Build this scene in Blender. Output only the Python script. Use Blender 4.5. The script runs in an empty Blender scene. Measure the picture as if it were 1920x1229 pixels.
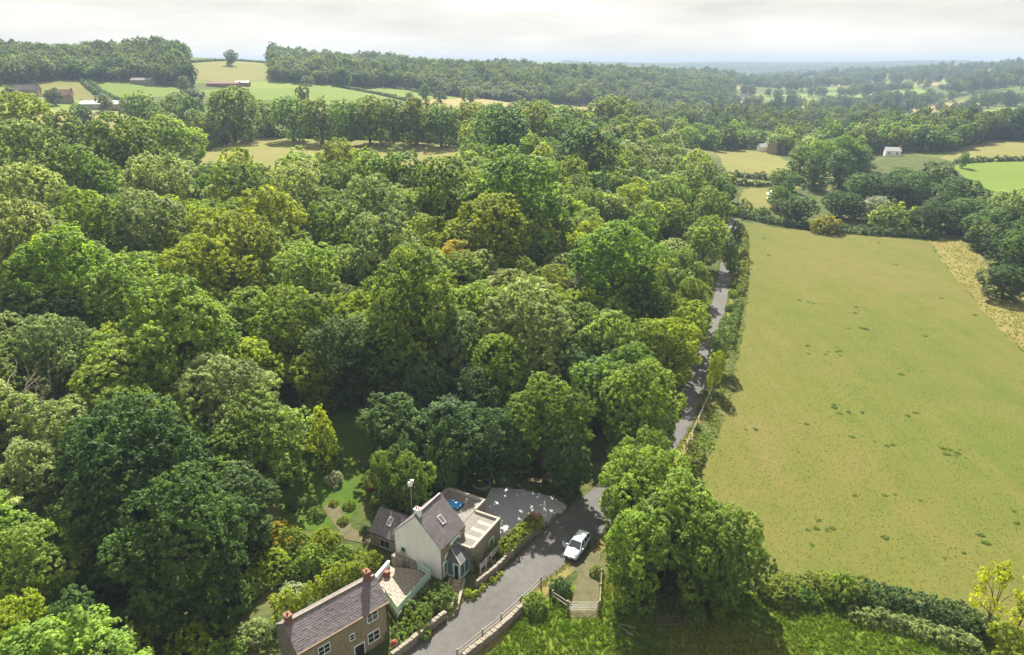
import bpy, math, random
import numpy as np
from mathutils import Vector, Matrix
from mathutils.geometry import delaunay_2d_cdt

SC = bpy.context.scene
COL = SC.collection
R_ = math.radians
CAM_Z = 51.0
CAM_PITCH = math.radians(21.2)
AZS = [-60, -45, -35, -28, -20, -10, -3, 5, 12, 17, 25, 35, 45, 60]
DIS = [1, 50, 75, 100, 150, 200, 300, 345, 420, 500, 600, 700, 850, 1000, 1300, 1700, 2300, 3200, 4500, 6500, 9000, 13000]
ZT = {
 -60: [1, 2, 3, 6, 11, 14, 17, 18, 20, 24, 34, 46, 58, 60, 60, 60, 60, 60, 60, 60, 60, 60],
 -45: [0, 2, 3, 6, 11, 14, 16, 17, 19, 23, 33, 45, 58, 62, 60, 60, 60, 60, 60, 60, 60, 60],
 -35: [0, 1, 2, 5, 10, 13, 14, 15, 17, 21, 31, 43, 58, 62, 60, 60, 60, 60, 60, 60, 60, 60],
 -28: [0, 1, 2, 4, 9, 12, 13, 14, 16, 20, 30, 43, 59, 60, 56, 55, 55, 60, 60, 60, 60, 60],
 -20: [0, 0, 1, 4, 9, 12, 14, 14, 15, 19, 27, 36, 50, 54, 50, 50, 55, 60, 60, 60, 60, 60],
 -10: [0, 0, 1, 4, 9, 12, 14, 14, 16, 19, 24, 27, 36, 42, 44, 42, 45, 50, 55, 60, 70, 80],
 -3: [0, 0, 0, 4, 8, 12, 15, 16, 18, 18, 17, 18, 28, 38, 38, 24, 20, 30, 50, 60, 80, 95],
 5: [0, 0, 0, 1, 5, 9, 13, 15, 16, 12, 5, 4, 14, 30, 36, 16, 5, 15, 40, 60, 85, 105],
 12: [0, 0, 0, 0, 1, 3, 6, 7, 6, 3, -1, -4, -3, 6, 26, 24, -14, -10, 25, 45, 75, 108],
 17: [0, 0, 0, 0, 0, 0, 0, 0, 0, -1, -3, -5, -10, -12, 2, 10, -16, -10, 25, 45, 75, 112],
 25: [0, 0, 0, 0, 0, 0, 0, 0, 0, 0, 0, -1, -8, -12, -8, 6, 26, -4, 25, 48, 80, 116],
 35: [0, 0, 0, 0, 0, 0, 0, 1, 5, 7, 7, 4, -2, -2, 14, 38, 52, 14, 34, 60, 90, 125],
 45:  [0, 0, 0, 0, 0, 0, 1, 3, 7, 9, 9, 7, 6, 12, 26, 42, 50, 46, 50, 70, 95, 125],
 60:  [0, 0, 0, 0, 0, 1, 2, 5, 9, 12, 12, 9, 8, 14, 28, 44, 50, 50, 55, 70, 95, 125],
}
def _terrain_grid():
    az = np.arange(-60, 60.01, 1.0)
    ld = np.linspace(math.log(25.0), math.log(13000.0), 260)
    Z = np.array([np.interp(np.exp(ld), DIS, ZT[a]) for a in AZS])
    G = np.array([[np.interp(a, AZS, Z[:, j]) for j in range(len(ld))] for a in az])
    def blur(A, n, ax):
        k = np.exp(-0.5 * (np.arange(-2 * n, 2 * n + 1) / n) ** 2); k /= k.sum()
        P = np.pad(A, [(2 * n, 2 * n) if i == ax else (0, 0) for i in range(2)], mode='edge')
        return np.apply_along_axis(lambda r: np.convolve(r, k, mode='valid'), ax, P)
    return az, ld, blur(blur(G, 3, 0), 4, 1)
_AZ, _LD, _TG = _terrain_grid()
def terrain_z(x, y):
    x = np.asarray(x, float); y = np.asarray(y, float)
    d = np.sqrt(x * x + y * y)
    a = np.degrees(np.arctan2(x, y))
    back = np.clip((np.abs(a) - 60) / 120.0, 0, 1)          # behind the viewpoint both ends meet
    fa = np.clip(a, -60, 60) + 60
    fl = np.clip((np.log(np.maximum(d, 25.0)) - _LD[0]) / (_LD[1] - _LD[0]), 0, len(_LD) - 1.001)
    fa = np.clip(fa, 0, 119.999)
    i = fa.astype(int); j = fl.astype(int); s = fa - i; t = fl - j
    z = (_TG[i, j] * (1 - s) + _TG[i + 1, j] * s) * (1 - t) + (_TG[i, j + 1] * (1 - s) + _TG[i + 1, j + 1] * s) * t
    m = 0.5 * (_TG[0, j] + _TG[-1, j])
    z = z * (1 - back) + m * back
    far = np.clip((d - 60) / 200.0, 0, 1)
    z = z + far * (0.5 * np.sin(x * 0.031 + 1.3) * np.cos(y * 0.027) + 0.25 * np.sin(x * 0.07 + y * 0.05))
    farr = np.clip((d - 700) / 1500.0, 0, 1)
    z = z + farr * (7 * np.sin(x * 0.0041 + 0.6) * np.cos(y * 0.0033 + 1.0) + 4 * np.sin(x * 0.0093 + y * 0.006))
    return np.where(z > 62, 62 + (z - 62) * 0.2, z)


# ------------------------------------------------------------------ camera, sky, sun, exposure
cam = bpy.data.cameras.new('camera')
cam.sensor_width = 36.0
cam.lens = 36.0 * 1280.0 / 1920.0
cam.clip_start = 0.5
cam.clip_end = 60000
cam_o = bpy.data.objects.new('camera', cam)
cam_o.location = (0, 0, CAM_Z)
cam_o.rotation_euler = (math.pi / 2 - CAM_PITCH, 0, 0)
COL.objects.link(cam_o)
SC.camera = cam_o

SUN_EL, SUN_AZ = R_(44), R_(-5)
sun_dir = Vector((math.sin(SUN_AZ) * math.cos(SUN_EL), math.cos(SUN_AZ) * math.cos(SUN_EL), math.sin(SUN_EL)))
sl = bpy.data.lights.new('sun', 'SUN')
sl.energy = 5.0
sl.angle = R_(0.6)
sl.color = (1.0, 0.93, 0.80)
so = bpy.data.objects.new('sun', sl)
so.rotation_euler = sun_dir.to_track_quat('Z', 'Y').to_euler()
so.location = (0, 0, 300)
COL.objects.link(so)

w = bpy.data.worlds.new('World')
SC.world = w
w.use_nodes = True
nt = w.node_tree
nt.nodes.clear()
wo = nt.nodes.new('ShaderNodeOutputWorld')
bg = nt.nodes.new('ShaderNodeBackground')
bg.inputs['Strength'].default_value = 0.08
sky = nt.nodes.new('ShaderNodeTexSky')
sky.sky_type = 'NISHITA'
sky.sun_disc = False
sky.sun_elevation = SUN_EL
sky.sun_rotation = SUN_AZ
sky.altitude = 200
sky.air_density = 1.0
sky.dust_density = 1.5
sky.ozone_density = 1.0
# thin high cloud: the sky loses most of its blue and gains soft streaks
tc = nt.nodes.new('ShaderNodeTexCoord')
mp = nt.nodes.new('ShaderNodeMapping')
mp.inputs['Scale'].default_value = (1.2, 1.2, 7.0)
nz = nt.nodes.new('ShaderNodeTexNoise')
nz.inputs['Scale'].default_value = 2.7
nz.inputs['Detail'].default_value = 6
nz.inputs['Roughness'].default_value = 0.55
rp = nt.nodes.new('ShaderNodeMapRange')
rp.inputs['From Min'].default_value = 0.35
rp.inputs['From Max'].default_value = 0.65
rp.inputs['To Min'].default_value = 0.74
rp.inputs['To Max'].default_value = 1.04
hs = nt.nodes.new('ShaderNodeHueSaturation')
hs.inputs['Saturation'].default_value = 0.22
mx = nt.nodes.new('ShaderNodeMix')
mx.data_type = 'RGBA'
mx.blend_type = 'MULTIPLY'
mx.inputs[0].default_value = 1.0
nt.links.new(tc.outputs['Generated'], mp.inputs['Vector'])
nt.links.new(mp.outputs[0], nz.inputs['Vector'])
nt.links.new(nz.outputs['Fac'], rp.inputs['Value'])
nt.links.new(sky.outputs[0], hs.inputs['Color'])
veil = nt.nodes.new('ShaderNodeMix')
veil.data_type = 'RGBA'
veil.inputs[0].default_value = 0.88
veil.inputs[7].default_value = (3.6, 3.40, 3.02, 1)
nt.links.new(hs.outputs[0], veil.inputs[6])
nt.links.new(veil.outputs[2], mx.inputs[6])
nt.links.new(rp.outputs[0], mx.inputs[7])
nt.links.new(mx.outputs[2], bg.inputs['Color'])
nt.links.new(bg.outputs[0], wo.inputs['Surface'])

SC.view_settings.view_transform = 'Standard'
SC.view_settings.look = 'None'
SC.view_settings.exposure = 1.75
SC.view_settings.gamma = 1.0
SC.view_settings.use_curve_mapping = False
cy = SC.cycles
cy.max_bounces = 3
cy.diffuse_bounces = 2
cy.glossy_bounces = 2
cy.transmission_bounces = 3
cy.volume_bounces = 0
cy.transparent_max_bounces = 4
cy.caustics_reflective = False
cy.caustics_refractive = False
cy.sample_clamp_indirect = 4.0
cy.use_denoising = True
try:
    cy.denoiser = 'OPENIMAGEDENOISE'
    cy.denoising_input_passes = 'RGB_ALBEDO_NORMAL'
except Exception:
    pass

# ------------------------------------------------------------------ materials
MATS = {}
def new_mat(name):
    m = bpy.data.materials.new(name)
    m.use_nodes = True
    t = m.node_tree
    b = t.nodes['Principled BSDF']
    return m, t, b

def noise_mat(name, stops, scale=1.0, detail=6, rough=0.85, bump=0.0, bscale=None, stretch=(1, 1, 1), spec=0.2,
              scale2=None, mix2=0.5, stops2=None, metallic=0.0, bdist=0.05):
    """ramped noise colour (optionally with a second, larger pattern) and fine relief, in object space"""
    m, t, b = new_mat(name)
    N, L = t.nodes, t.links
    c = N.new('ShaderNodeTexCoord')
    mp = N.new('ShaderNodeMapping')
    mp.inputs['Scale'].default_value = stretch
    L.new(c.outputs['Object'], mp.inputs['Vector'])
    def ramp(sc, st, det):
        n = N.new('ShaderNodeTexNoise')
        n.inputs['Scale'].default_value = sc
        n.inputs['Detail'].default_value = det
        n.inputs['Roughness'].default_value = 0.62
        L.new(mp.outputs[0], n.inputs['Vector'])
        r = N.new('ShaderNodeValToRGB')
        e = r.color_ramp.elements
        while len(e) < len(st):
            e.new(0.5)
        for k, (p, col) in enumerate(st):
            e[k].position = p
            e[k].color = (*col, 1)
        L.new(n.outputs['Fac'], r.inputs['Fac'])
        return n, r
    n1, r1 = ramp(scale, stops, detail)
    out = r1.outputs['Color']
    if scale2:
        n2, r2 = ramp(scale2, stops2 or stops, 4)
        x = N.new('ShaderNodeMix')
        x.data_type = 'RGBA'
        x.inputs[0].default_value = mix2
        L.new(out, x.inputs[6])
        L.new(r2.outputs['Color'], x.inputs[7])
        out = x.outputs[2]
    L.new(out, b.inputs['Base Color'])
    b.inputs['Roughness'].default_value = rough
    b.inputs['Specular IOR Level'].default_value = spec
    b.inputs['Metallic'].default_value = metallic
    if bump:
        nb = N.new('ShaderNodeTexNoise')
        nb.inputs['Scale'].default_value = bscale or scale * 4
        nb.inputs['Detail'].default_value = 4
        L.new(mp.outputs[0], nb.inputs['Vector'])
        bp = N.new('ShaderNodeBump')
        bp.inputs['Strength'].default_value = bump
        bp.inputs['Distance'].default_value = bdist
        L.new(nb.outputs['Fac'], bp.inputs['Height'])
        L.new(bp.outputs[0], b.inputs['Normal'])
    MATS[name] = m
    return m

def vary(c, f):
    return tuple(min(1, k * f) for k in c)

def two(name, c, lo=0.8, hi=1.2, **k):
    return noise_mat(name, [(0.3, vary(c, lo)), (0.7, vary(c, hi))], **k)

two('asphalt', (0.089, 0.086, 0.084), 0.7, 1.25, scale=1.2, rough=0.9, bump=0.3, bscale=40, scale2=0.16, mix2=0.45, bdist=0.01)
two('gravel', (0.30, 0.312, 0.335), 0.8, 1.15, scale=9, rough=0.95, bump=0.5, bscale=30, scale2=0.3, mix2=0.4, bdist=0.02)
two('concrete', (0.36, 0.345, 0.32), 0.8, 1.12, scale=2.0, rough=0.9, bump=0.2, bscale=25, scale2=0.5, bdist=0.01)
two('paving', (0.27, 0.235, 0.20), 0.7, 1.2, scale=3.0, rough=0.9, bump=0.25, bscale=20, scale2=0.9, bdist=0.01)
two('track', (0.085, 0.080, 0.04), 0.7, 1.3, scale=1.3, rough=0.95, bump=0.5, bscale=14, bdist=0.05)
two('earth', (0.17, 0.12, 0.08), 0.7, 1.3, scale=1.3, rough=0.95, bump=0.5, bscale=10, bdist=0.08)
two('render_white', (0.83, 0.84, 0.85), 0.86, 1.04, scale=1.1, stretch=(1, 1, 0.3), rough=0.8, bump=0.12, bscale=30, bdist=0.01)
two('stone', (0.29, 0.235, 0.15), 0.62, 1.25, scale=3.2, rough=0.9, bump=0.4, bscale=18, scale2=0.7, bdist=0.02)
two('stone_grey', (0.22, 0.195, 0.16), 0.6, 1.3, scale=3.5, rough=0.92, bump=0.4, bscale=18, scale2=0.7, bdist=0.02)
two('mortar', (0.26, 0.23, 0.18), 0.8, 1.15, scale=5, rough=0.95)
two('slate', (0.135, 0.119, 0.128), 0.6, 1.4, scale=2.6, rough=0.62, scale2=0.5, mix2=0.4, spec=0.35, bump=0.15, bscale=25, bdist=0.01)
two('slate_dark', (0.085, 0.085, 0.095), 0.75, 1.3, scale=2.6, rough=0.6, scale2=0.5, spec=0.35)
two('roof_felt', (0.155, 0.147, 0.135), 0.75, 1.2, scale=1.0, rough=0.9, scale2=4.0)
two('coping', (0.29, 0.265, 0.23), 0.8, 1.15, scale=2.2, rough=0.9, bump=0.2, bscale=22, bdist=0.01)
two('brick', (0.20, 0.10, 0.075), 0.7, 1.25, scale=6, rough=0.9, bump=0.3, bscale=24, bdist=0.01)
two('terracotta', (0.22, 0.10, 0.07), 0.8, 1.2, scale=5, rough=0.8)
two('timber', (0.21, 0.15, 0.10), 0.7, 1.25, scale=3, stretch=(1, 1, 6), rough=0.85)
two('timber_grey', (0.30, 0.27, 0.23), 0.7, 1.2, scale=3, stretch=(4, 4, 1), rough=0.85)
two('timber_red', (0.24, 0.055, 0.035), 0.75, 1.2, scale=3, rough=0.8)
two('mint_paint', (0.42, 0.60, 0.50), 0.9, 1.08, scale=2.5, rough=0.6)
two('lilac_paint', (0.55, 0.46, 0.50), 0.9, 1.08, scale=2.5, rough=0.6)
two('white_paint', (0.78, 0.78, 0.77), 0.93, 1.03, scale=3, rough=0.55)
two('galvanised', (0.46, 0.48, 0.48), 0.85, 1.1, scale=4, rough=0.5, metallic=0.3)
two('blue_cover', (0.02, 0.20, 0.46), 0.85, 1.15, scale=3, rough=0.4, spec=0.5)
two('tile_red', (0.20, 0.125, 0.095), 0.7, 1.2, scale=0.6, rough=0.85)
two('barn_roof', (0.42, 0.44, 0.46), 0.8, 1.1, scale=0.25, rough=0.6)
two('bark', (0.11, 0.085, 0.06), 0.6, 1.4, scale=2.5, stretch=(1, 1, 0.25), rough=0.95, bump=0.5, bscale=8)
two('dead_wood', (0.30, 0.255, 0.22), 0.7, 1.2, scale=2.0, rough=0.95)
two('black_trim', (0.02, 0.02, 0.022), 0.9, 1.1, scale=4, rough=0.6)
two('tyre', (0.022, 0.022, 0.023), 0.8, 1.2, scale=8, rough=0.9)

def plain(name, c, rough=0.4, metallic=0.0, spec=0.5, coat=0.0):
    m, t, b = new_mat(name)
    N, L = t.nodes, t.links
    n = N.new('ShaderNodeTexNoise')
    n.inputs['Scale'].default_value = 5
    r = N.new('ShaderNodeValToRGB')
    r.color_ramp.elements[0].color = (*vary(c, 0.92), 1)
    r.color_ramp.elements[1].color = (*vary(c, 1.06), 1)
    L.new(n.outputs['Fac'], r.inputs['Fac'])
    L.new(r.outputs[0], b.inputs['Base Color'])
    b.inputs['Roughness'].default_value = rough
    b.inputs['Metallic'].default_value = metallic
    b.inputs['Specular IOR Level'].default_value = spec
    b.inputs['Coat Weight'].default_value = coat
    MATS[name] = m
plain('glass', (0.02, 0.03, 0.035), 0.06, 0, 0.8)
plain('glass_sky', (0.10, 0.14, 0.17), 0.08, 0, 0.9)
plain('car_white', (0.55, 0.61, 0.68), 0.32, 0.0, 0.5, 0.6)
plain('chrome', (0.65, 0.66, 0.68), 0.2, 0.9)
plain('lamp_glass', (0.75, 0.78, 0.8), 0.12, 0.2, 0.7)
plain('plate_white', (0.8, 0.8, 0.78), 0.4)

# grass sheets
GR = lambda name, a, b_, c, **k: noise_mat(name, [(0.28, a), (0.5, b_), (0.72, c)], rough=0.95, spec=0.05, **k)
def pasture_mat():
    m, t, b = new_mat('pasture')
    N, L = t.nodes, t.links
    c = N.new('ShaderNodeTexCoord')
    def noise(sc, det, st=(1, 1, 1), rough=0.6):
        mp = N.new('ShaderNodeMapping')
        mp.inputs['Scale'].default_value = st
        mp.inputs['Rotation'].default_value = (0, 0, 0.36)
        L.new(c.outputs['Object'], mp.inputs['Vector'])
        n = N.new('ShaderNodeTexNoise')
        n.inputs['Scale'].default_value = sc
        n.inputs['Detail'].default_value = det
        n.inputs['Roughness'].default_value = rough
        L.new(mp.outputs[0], n.inputs['Vector'])
        return n.outputs['Fac']
    def ramp(f, st):
        r = N.new('ShaderNodeValToRGB')
        e = r.color_ramp.elements
        while len(e) < len(st):
            e.new(0.5)
        for k, (p, col) in enumerate(st):
            e[k].position = p
            e[k].color = (*col, 1)
        L.new(f, r.inputs['Fac'])
        return r.outputs[0]
    def mix(a, b2, f, mode='MIX'):
        x = N.new('ShaderNodeMix')
        x.data_type = 'RGBA'
        x.blend_type = mode
        if isinstance(f, float):
            x.inputs[0].default_value = f
        else:
            L.new(f, x.inputs[0])
        L.new(a, x.inputs[6])
        L.new(b2, x.inputs[7])
        return x.outputs[2]
    fine = ramp(noise(1.6, 8, (1, 1, 1), 0.75), [(0.34, (0.040, 0.062, 0.008)), (0.5, (0.098, 0.106, 0.018)), (0.66, (0.160, 0.140, 0.042))])
    mid = ramp(noise(0.16, 5), [(0.36, (0.048, 0.088, 0.008)), (0.50, (0.100, 0.110, 0.019)), (0.63, (0.145, 0.120, 0.040))])
    big = ramp(noise(0.022, 4, (1, 0.45, 1)), [(0.40, (0.056, 0.100, 0.009)), (0.5, (0.100, 0.112, 0.019)), (0.60, (0.150, 0.122, 0.040))])
    streak = ramp(noise(0.30, 3, (1, 0.05, 1)), [(0.36, (0.080, 0.108, 0.012)), (0.5, (0.108, 0.114, 0.020)), (0.64, (0.140, 0.124, 0.032))])
    col = mix(mix(mix(fine, mid, 0.48), big, 0.46), streak, 0.30)
    dk = N.new('ShaderNodeHueSaturation')
    dk.inputs['Value'].default_value = 0.9
    dk.inputs['Saturation'].default_value = 0.93
    dk.inputs['Hue'].default_value = 0.496
    L.new(col, dk.inputs['Color'])
    L.new(dk.outputs[0], b.inputs['Base Color'])
    b.inputs['Roughness'].default_value = 0.95
    b.inputs['Specular IOR Level'].default_value = 0.05
    bp = N.new('ShaderNodeBump')
    bp.inputs['Strength'].default_value = 0.6
    bp.inputs['Distance'].default_value = 0.10
    L.new(noise(2.4, 8, (1, 1, 1), 0.75), bp.inputs['Height'])
    L.new(bp.outputs[0], b.inputs['Normal'])
    MATS['pasture'] = m
pasture_mat()
GR('paddock', (0.05, 0.09, 0.010), (0.09, 0.135, 0.016), (0.15, 0.14, 0.04), scale=0.9, bump=0.9, bscale=3, scale2=0.12, bdist=0.15)
GR('lawn', (0.035, 0.065, 0.010), (0.05, 0.09, 0.012), (0.07, 0.105, 0.016), scale=0.8, bump=0.5, bscale=8, scale2=0.1)
GR('rough_grass', (0.08, 0.085, 0.02), (0.15, 0.13, 0.045), (0.22, 0.18, 0.08), scale=0.6, bump=1.0, bscale=2.5, scale2=0.08, bdist=0.2)
GR('meadow_tan', (0.10, 0.11, 0.028), (0.135, 0.135, 0.04), (0.165, 0.15, 0.055), scale=0.3, bump=0.6, bscale=1.5, scale2=0.02, bdist=0.15)
GR('meadow_green', (0.08, 0.125, 0.018), (0.10, 0.145, 0.022), (0.12, 0.148, 0.032), scale=0.3, bump=0.5, bscale=1.5, scale2=0.02, bdist=0.15)
GR('meadow_olive', (0.09, 0.10, 0.022), (0.125, 0.125, 0.036), (0.16, 0.14, 0.05), scale=0.2, bump=0.5, bscale=1.2, scale2=0.02, bdist=0.15)

def ground_mat():
    """woodland floor and scrub near by, a patchwork of meadows beyond"""
    m, t, b = new_mat('ground')
    N, L = t.nodes, t.links
    c = N.new('ShaderNodeTexCoord')
    n = N.new('ShaderNodeTexNoise')
    n.inputs['Scale'].default_value = 0.35
    n.inputs['Detail'].default_value = 8
    L.new(c.outputs['Object'], n.inputs['Vector'])
    r = N.new('ShaderNodeValToRGB')
    e = r.color_ramp.elements
    e.new(0.5)
    for k, (p, col) in enumerate([(0.33, (0.035, 0.045, 0.014)), (0.5, (0.055, 0.075, 0.02)), (0.68, (0.10, 0.095, 0.04))]):
        e[k].position = p
        e[k].color = (*col, 1)
    L.new(n.outputs['Fac'], r.inputs['Fac'])
    v = N.new('ShaderNodeTexVoronoi')
    v.inputs['Scale'].default_value = 0.0085
    L.new(c.outputs['Object'], v.inputs['Vector'])
    s = N.new('ShaderNodeSeparateColor')
    L.new(v.outputs['Color'], s.inputs[0])
    r2 = N.new('ShaderNodeValToRGB')
    r2.color_ramp.interpolation = 'CONSTANT'
    e = r2.color_ramp.elements
    for _ in range(3):
        e.new(0.5)
    for k, (p, col) in enumerate([(0, (0.07, 0.09, 0.025)), (0.35, (0.13, 0.17, 0.03)), (0.55, (0.09, 0.11, 0.03)), (0.7, (0.21, 0.18, 0.07)), (0.85, (0.12, 0.15, 0.035))]):
        e[k].position = p
        e[k].color = (*col, 1)
    L.new(s.outputs[0], r2.inputs['Fac'])
    ln = N.new('ShaderNodeVectorMath')
    ln.operation = 'LENGTH'
    L.new(c.outputs['Object'], ln.inputs[0])
    mr = N.new('ShaderNodeMapRange')
    mr.inputs['From Min'].default_value = 380
    mr.inputs['From Max'].default_value = 520
    L.new(ln.outputs['Value'], mr.inputs['Value'])
    x = N.new('ShaderNodeMix')
    x.data_type = 'RGBA'
    L.new(mr.outputs[0], x.inputs[0])
    L.new(r.outputs[0], x.inputs[6])
    L.new(r2.outputs[0], x.inputs[7])
    L.new(x.outputs[2], b.inputs['Base Color'])
    b.inputs['Roughness'].default_value = 0.95
    b.inputs['Specular IOR Level'].default_value = 0.05
    bp = N.new('ShaderNodeBump')
    bp.inputs['Strength'].default_value = 0.8
    bp.inputs['Distance'].default_value = 0.3
    n2 = N.new('ShaderNodeTexNoise')
    n2.inputs['Scale'].default_value = 1.5
    n2.inputs['Detail'].default_value = 5
    L.new(c.outputs['Object'], n2.inputs['Vector'])
    L.new(n2.outputs['Fac'], bp.inputs['Height'])
    L.new(bp.outputs[0], b.inputs['Normal'])
    MATS['ground'] = m
ground_mat()

def leaf_mat():
    """leaf: tinted by the tree's own colour (object colour, or the scatter's 'tint'), varied per spray"""
    m, t, b = new_mat('leaf')
    N, L = t.nodes, t.links
    oi = N.new('ShaderNodeObjectInfo')
    at = N.new('ShaderNodeAttribute')
    at.attribute_type = 'INSTANCER'
    at.attribute_name = 'tint'
    ad = N.new('ShaderNodeMix')
    ad.data_type = 'RGBA'
    ad.blend_type = 'ADD'
    ad.inputs[0].default_value = 1.0
    L.new(oi.outputs['Color'], ad.inputs[6])
    L.new(at.outputs['Color'], ad.inputs[7])
    va = N.new('ShaderNodeAttribute')
    va.attribute_name = 'var'
    mr = N.new('ShaderNodeMapRange')
    mr.inputs['To Min'].default_value = 0.55
    mr.inputs['To Max'].default_value = 1.55
    L.new(va.outputs['Fac'], mr.inputs['Value'])
    mu = N.new('ShaderNodeMix')
    mu.data_type = 'RGBA'
    mu.blend_type = 'MULTIPLY'
    mu.inputs[0].default_value = 1.0
    L.new(ad.outputs[2], mu.inputs[6])
    L.new(mr.outputs[0], mu.inputs[7])
    hm = N.new('ShaderNodeMapRange')
    hm.inputs['To Min'].default_value = 0.518
    hm.inputs['To Max'].default_value = 0.494
    L.new(va.outputs['Fac'], hm.inputs['Value'])
    hs = N.new('ShaderNodeHueSaturation')
    L.new(hm.outputs[0], hs.inputs['Hue'])
    L.new(mu.outputs[2], hs.inputs['Color'])
    L.new(hs.outputs[0], b.inputs['Base Color'])
    b.inputs['Roughness'].default_value = 0.6
    b.inputs['Specular IOR Level'].default_value = 0.12
    tr = N.new('ShaderNodeBsdfTranslucent')
    h2 = N.new('ShaderNodeHueSaturation')
    h2.inputs['Hue'].default_value = 0.492
    h2.inputs['Saturation'].default_value = 1.12
    h2.inputs['Value'].default_value = 1.75
    L.new(hs.outputs[0], h2.inputs['Color'])
    L.new(h2.outputs[0], tr.inputs['Color'])
    ms = N.new('ShaderNodeMixShader')
    ms.inputs[0].default_value = 0.45
    L.new(b.outputs[0], ms.inputs[1])
    L.new(tr.outputs[0], ms.inputs[2])
    L.new(ms.outputs[0], N['Material Output'].inputs['Surface'])
    MATS['leaf'] = m
leaf_mat()

# ------------------------------------------------------------------ object helpers
def tag(o, label=None, cat=None, group=None, kind=None):
    if label: o['label'] = label
    if cat: o['category'] = cat
    if group: o['group'] = group
    if kind: o['kind'] = kind
    return o

def link(name, data, parent=None, mat=None):
    o = bpy.data.objects.new(name, data)
    COL.objects.link(o)
    if parent: o.parent = parent
    if mat and data is not None and len(data.materials) == 0: data.materials.append(MATS[mat])
    return o

def empty(name, loc, rz=0.0, label=None, cat=None, group=None):
    o = bpy.data.objects.new(name, None)
    o.empty_display_size = 0.3
    COL.objects.link(o)
    o.location = loc
    o.rotation_euler = (0, 0, rz)
    return tag(o, label, cat, group)

class MB:
    def __init__(s):
        s.v = []; s.f = []
    def poly(s, pts):
        k = len(s.v); s.v += [tuple(p) for p in pts]; s.f.append(tuple(range(k, k + len(pts)))); return s
    def hexa(s, p):
        """8 corners: bottom 4 then top 4, both counter-clockwise"""
        k = len(s.v); s.v += [tuple(q) for q in p]
        for f in ((3, 2, 1, 0), (4, 5, 6, 7), (0, 1, 5, 4), (1, 2, 6, 5), (2, 3, 7, 6), (3, 0, 4, 7)):
            s.f.append(tuple(k + i for i in f))
        return s
    def box(s, x0, x1, y0, y1, z0, z1):
        return s.hexa([(x0, y0, z0), (x1, y0, z0), (x1, y1, z0), (x0, y1, z0), (x0, y0, z1), (x1, y0, z1), (x1, y1, z1), (x0, y1, z1)])
    def tube(s, pts, rad, n=6, cap=True):
        k0 = len(s.v); P = [Vector(p) for p in pts]
        for i, p in enumerate(P):
            d = (P[min(i + 1, len(P) - 1)] - P[max(i - 1, 0)])
            if d.length < 1e-6: d = Vector((0, 0, 1))
            d.normalize()
            a = d.orthogonal().normalized() if abs(d.z) < 0.9 else Vector((1, 0, 0)).cross(d).normalized()
            b = d.cross(a)
            r = rad[i] if hasattr(rad, '__len__') else rad
            for j in range(n):
                t = 2 * math.pi * j / n
                s.v.append(tuple(p + a * (r * math.cos(t)) + b * (r * math.sin(t))))
        for i in range(len(P) - 1):
            for j in range(n):
                a0 = k0 + i * n + j; a1 = k0 + i * n + (j + 1) % n
                s.f.append((a0, a1, a1 + n, a0 + n))
        if cap:
            s.f.append(tuple(k0 + j for j in reversed(range(n))))
            s.f.append(tuple(k0 + (len(P) - 1) * n + j for j in range(n)))
        return s
    def mesh(s, name, smooth=False):
        me = bpy.data.meshes.new(name)
        me.from_pydata(s.v, [], s.f)
        if smooth:
            me.polygons.foreach_set('use_smooth', [True] * len(me.polygons))
        me.update()
        return me
    def build(s, name, mat, parent=None, smooth=False, bevel=0.0):
        o = link(name, s.mesh(name, smooth), parent, mat)
        if bevel:
            b = o.modifiers.new('bevel', 'BEVEL'); b.width = bevel; b.segments = 2; b.limit_method = 'ANGLE'
        return o

def part(name, mat, parent, *boxes, bevel=0.0):
    m = MB()
    for b in boxes: m.box(*b)
    return m.build(name, mat, parent, bevel=bevel)

def tz(x, y): return float(terrain_z(x, y))

def np_mesh(name, V, quads=None, var=None, tris=None):
    """fast mesh from arrays: V (n,3), quads (m,4)"""
    me = bpy.data.meshes.new(name)
    F = quads if quads is not None else tris
    k = F.shape[1]
    me.vertices.add(len(V)); me.vertices.foreach_set('co', np.ascontiguousarray(V, dtype=np.float32).ravel())
    me.loops.add(F.size); me.loops.foreach_set('vertex_index', np.ascontiguousarray(F, dtype=np.int32).ravel())
    me.polygons.add(len(F))
    me.polygons.foreach_set('loop_start', np.arange(0, F.size, k, dtype=np.int32))
    try: me.polygons.foreach_set('loop_total', np.full(len(F), k, dtype=np.int32))
    except Exception: pass
    if var is not None:
        a = me.attributes.new('var', 'FLOAT', 'FACE'); a.data.foreach_set('value', np.ascontiguousarray(var, dtype=np.float32))
    me.update(calc_edges=True)
    return me

def resample(pts, step):
    """Catmull-Rom through 2-D or 3-D points"""
    P = np.array(pts, float); out = []
    Q = np.vstack([2 * P[0] - P[1], P, 2 * P[-1] - P[-2]])
    for i in range(1, len(Q) - 2):
        n = max(1, int(np.linalg.norm(Q[i + 1] - Q[i]) / step))
        for t in np.arange(n) / n:
            a, b, c, d = Q[i - 1], Q[i], Q[i + 1], Q[i + 2]
            out.append(0.5 * ((2 * b) + (-a + c) * t + (2 * a - 5 * b + 4 * c - d) * t * t + (-a + 3 * b - 3 * c + d) * t ** 3))
    out.append(P[-1])
    return np.array(out)

def in_poly(x, y, poly):
    x = np.asarray(x, float); y = np.asarray(y, float); r = np.zeros(x.shape, bool)
    n = len(poly)
    for i in range(n):
        x0, y0 = poly[i]; x1, y1 = poly[(i + 1) % n]
        if y0 == y1: continue
        c = ((y0 > y) != (y1 > y)) & (x < (x1 - x0) * (y - y0) / (y1 - y0) + x0)
        r ^= c
    return r

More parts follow.
